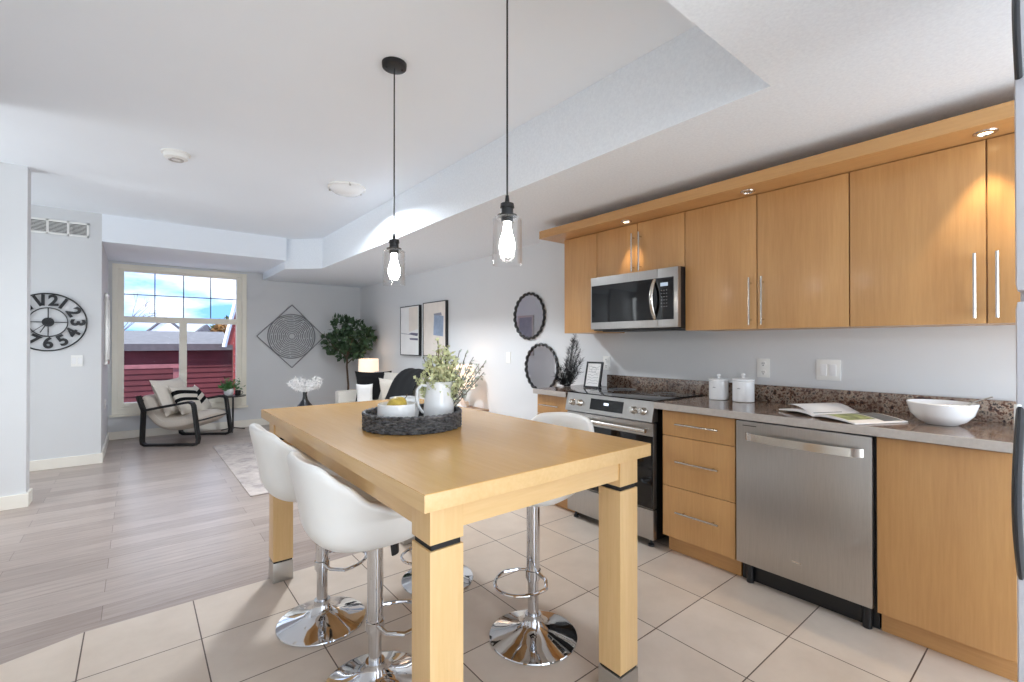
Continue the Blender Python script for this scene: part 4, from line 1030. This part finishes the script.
# ------------------------------------------------------------------ outside the window
struct('ground_outside', B(-20, 20, 8.4, 60, -1.45, -1.4), 'ground_out')
def clap(bm, x0, x1, y, z0, z1, st=.13):
    z = z0
    while z < z1-.01:
        t_ = min(st, z1-z); v = [bm.verts.new(p) for p in ((x0, y-.03, z), (x1, y-.03, z), (x1, y, z+t_), (x0, y, z+t_), (x0, y+.03, z), (x1, y+.03, z), (x1, y+.03, z+t_), (x0, y+.03, z+t_))]
        for q in ((0, 1, 2, 3), (4, 7, 6, 5), (0, 4, 5, 1), (3, 2, 6, 7), (0, 3, 7, 4), (1, 5, 6, 2)): bm.faces.new([v[i] for i in q])
        z += st
    return bm
t = thing('garage', 'red clapboard garage with low grey roof outside the window', 'building', (.8, 14.0, -1.4))
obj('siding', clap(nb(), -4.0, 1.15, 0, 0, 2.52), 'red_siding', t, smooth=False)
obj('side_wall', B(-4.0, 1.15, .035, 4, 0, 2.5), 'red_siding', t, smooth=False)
bm = nb(); v = [bm.verts.new(p) for p in ((-4.1, -.25, 2.56), (1.2, -.25, 2.56), (1.2, 2.0, 2.93), (-4.1, 2.0, 2.93), (-4.1, -.25, 2.64), (1.2, -.25, 2.64), (1.2, 2.0, 3.01), (-4.1, 2.0, 3.01))]
for q in ((0, 1, 2, 3), (4, 7, 6, 5), (0, 4, 5, 1), (3, 2, 6, 7), (0, 3, 7, 4), (1, 5, 6, 2)): bm.faces.new([v[i] for i in q])
obj('roof', bm, 'roof_grey', t, smooth=False)
obj('eave_board', B(-4.1, 1.2, -.28, -.25, 2.50, 2.66), 'roof_dark', t, smooth=False)
t = thing('neighbour_house', 'tall red house with white roof edge at the right side of the window', 'building', (2.9, 10.8, -1.4), R(-8))
sd = nb(); prof = [(-1.37, 0), (-1.37, 2.64), (-1.51, 2.64), (-.87, 5.6), (1.0, 5.6), (1.0, 0)]
a = [sd.verts.new((x, 0, z)) for x, z in prof]; b_ = [sd.verts.new((x, 2.5, z)) for x, z in prof]
for i in range(6): sd.faces.new((a[i], a[(i+1) % 6], b_[(i+1) % 6], b_[i]))
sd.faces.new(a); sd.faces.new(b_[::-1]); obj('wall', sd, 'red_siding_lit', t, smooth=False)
obj('rake_board', tube(nb(), [(-1.52, -.02, 2.60), (-.86, -.02, 5.65)], .04, 4), 'snow', t, smooth=False)
obj('lap_lines', (lambda s: [box(s, -1.36, 1.0, -.012, -.001, z*.16, z*.16+.012) for z in range(2, 17)] and s)(nb()), 'red_siding', t, smooth=False)
t = thing('deck_railing', 'weathered red wooden deck railing outside the left half of the window', 'railing', (.0, 12.0, -1.4))
for z in (.62, 1.05, 1.45, 2.20): obj('rail', B(-2.2, .72, -.03, .03, z-.04, z+.04), 'red_railing', t, smooth=False)
for x in (-1.2, -.35, .66): obj('post', B(x-.045, x+.045, .03, .12, 0, 2.2), 'red_railing', t, smooth=False)
t = thing('distant_house', 'white gabled house far behind the garage roof', 'building', (1.2, 30, -1.4))
obj('wall', prism(nb(), [(-.9, 0), (.9, 0), (.9, 2), (-.9, 2)], 0, 3.1), 'house_white', t, smooth=False)
bm = nb(); v = [bm.verts.new(p) for p in ((-.9, 0, 3.1), (.9, 0, 3.1), (0, 0, 3.95), (-.9, 2, 3.1), (.9, 2, 3.1), (0, 2, 3.95))]
for q in ((0, 1, 2), (3, 5, 4), (0, 2, 5, 3), (1, 4, 5, 2), (0, 3, 4, 1)): bm.faces.new([v[i] for i in q])
obj('gable', bm, 'house_white', t, smooth=False)
obj('roof_edge', (lambda s: (tube(s, [(-1.0, -.05, 3.05), (0, -.05, 4.0)], .06, 4), tube(s, [(0, -.05, 4.0), (1.0, -.05, 3.05)], .06, 4)) and s)(nb()), 'roof_dark', t, smooth=False)
t = thing('distant_house', 'dark grey-roofed house peak behind the garage on the right', 'building', (3.3, 34, -1.4))
bm = nb(); v = [bm.verts.new(p) for p in ((-1.3, 0, 2.6), (1.3, 0, 2.6), (.1, 0, 3.85), (-1.3, 2, 2.6), (1.3, 2, 2.6), (.1, 2, 3.85))]
for q in ((0, 1, 2), (3, 5, 4), (0, 2, 5, 3), (1, 4, 5, 2), (0, 3, 4, 1)): bm.faces.new([v[i] for i in q])
obj('roof', bm, 'roof_dark', t, smooth=False); obj('wall', B(-1.2, 1.2, .1, 1.9, 0, 2.6), 'house_white', t, smooth=False)
def bush(x, y, z, r, mt, label, n=500):
    t = thing('garden_tree', label, 'tree', (x, y, -1.4))
    lf = nb()
    for k in range(n):
        v = rv(); leaf(lf, Vector((0, 0, z))+v*r*random.uniform(.3, 1), v+rv(), .22, .16, random.uniform(0, 6))
    obj('trunk', tube(nb(), [(0, 0, 0), (.05, 0, z)], .06, 6), 'bark', t); obj('foliage', lf, mt, t, smooth=False)
bush(2.75, 20, 2.95, .55, 'autumn_leaf', 'brown autumn tree behind the garage roof')
bush(3.2, 24, 3.1, .7, 'evergreen', 'dull green tree further behind the autumn tree')
def bare(x, y, h, label, seed):
    random.seed(seed); t = thing('bare_tree', label, 'tree', (x, y, -1.4)); s = nb()
    def br(p, d, L_, r, k):
        q = p+d*L_; tube(s, [p, p.lerp(q, .5)+rv()*L_*.04, q], [r, r*.8, r*.6], 5)
        if k:
            for _ in range(3): br(q, (d+rv()*.55).normalized(), L_*.68, r*.6, k-1)
    br(Vector((0, 0, 0)), Vector((0, 0, 1)), h*.42, .05, 4); obj('branches', s, 'twig', t)
bare(-.75, 24, 4.4, 'leafless tree against the sky at the left of the window', 4)
bare(1.45, 27, 2.9, 'small leafless tree against the sky in the middle of the window', 8)
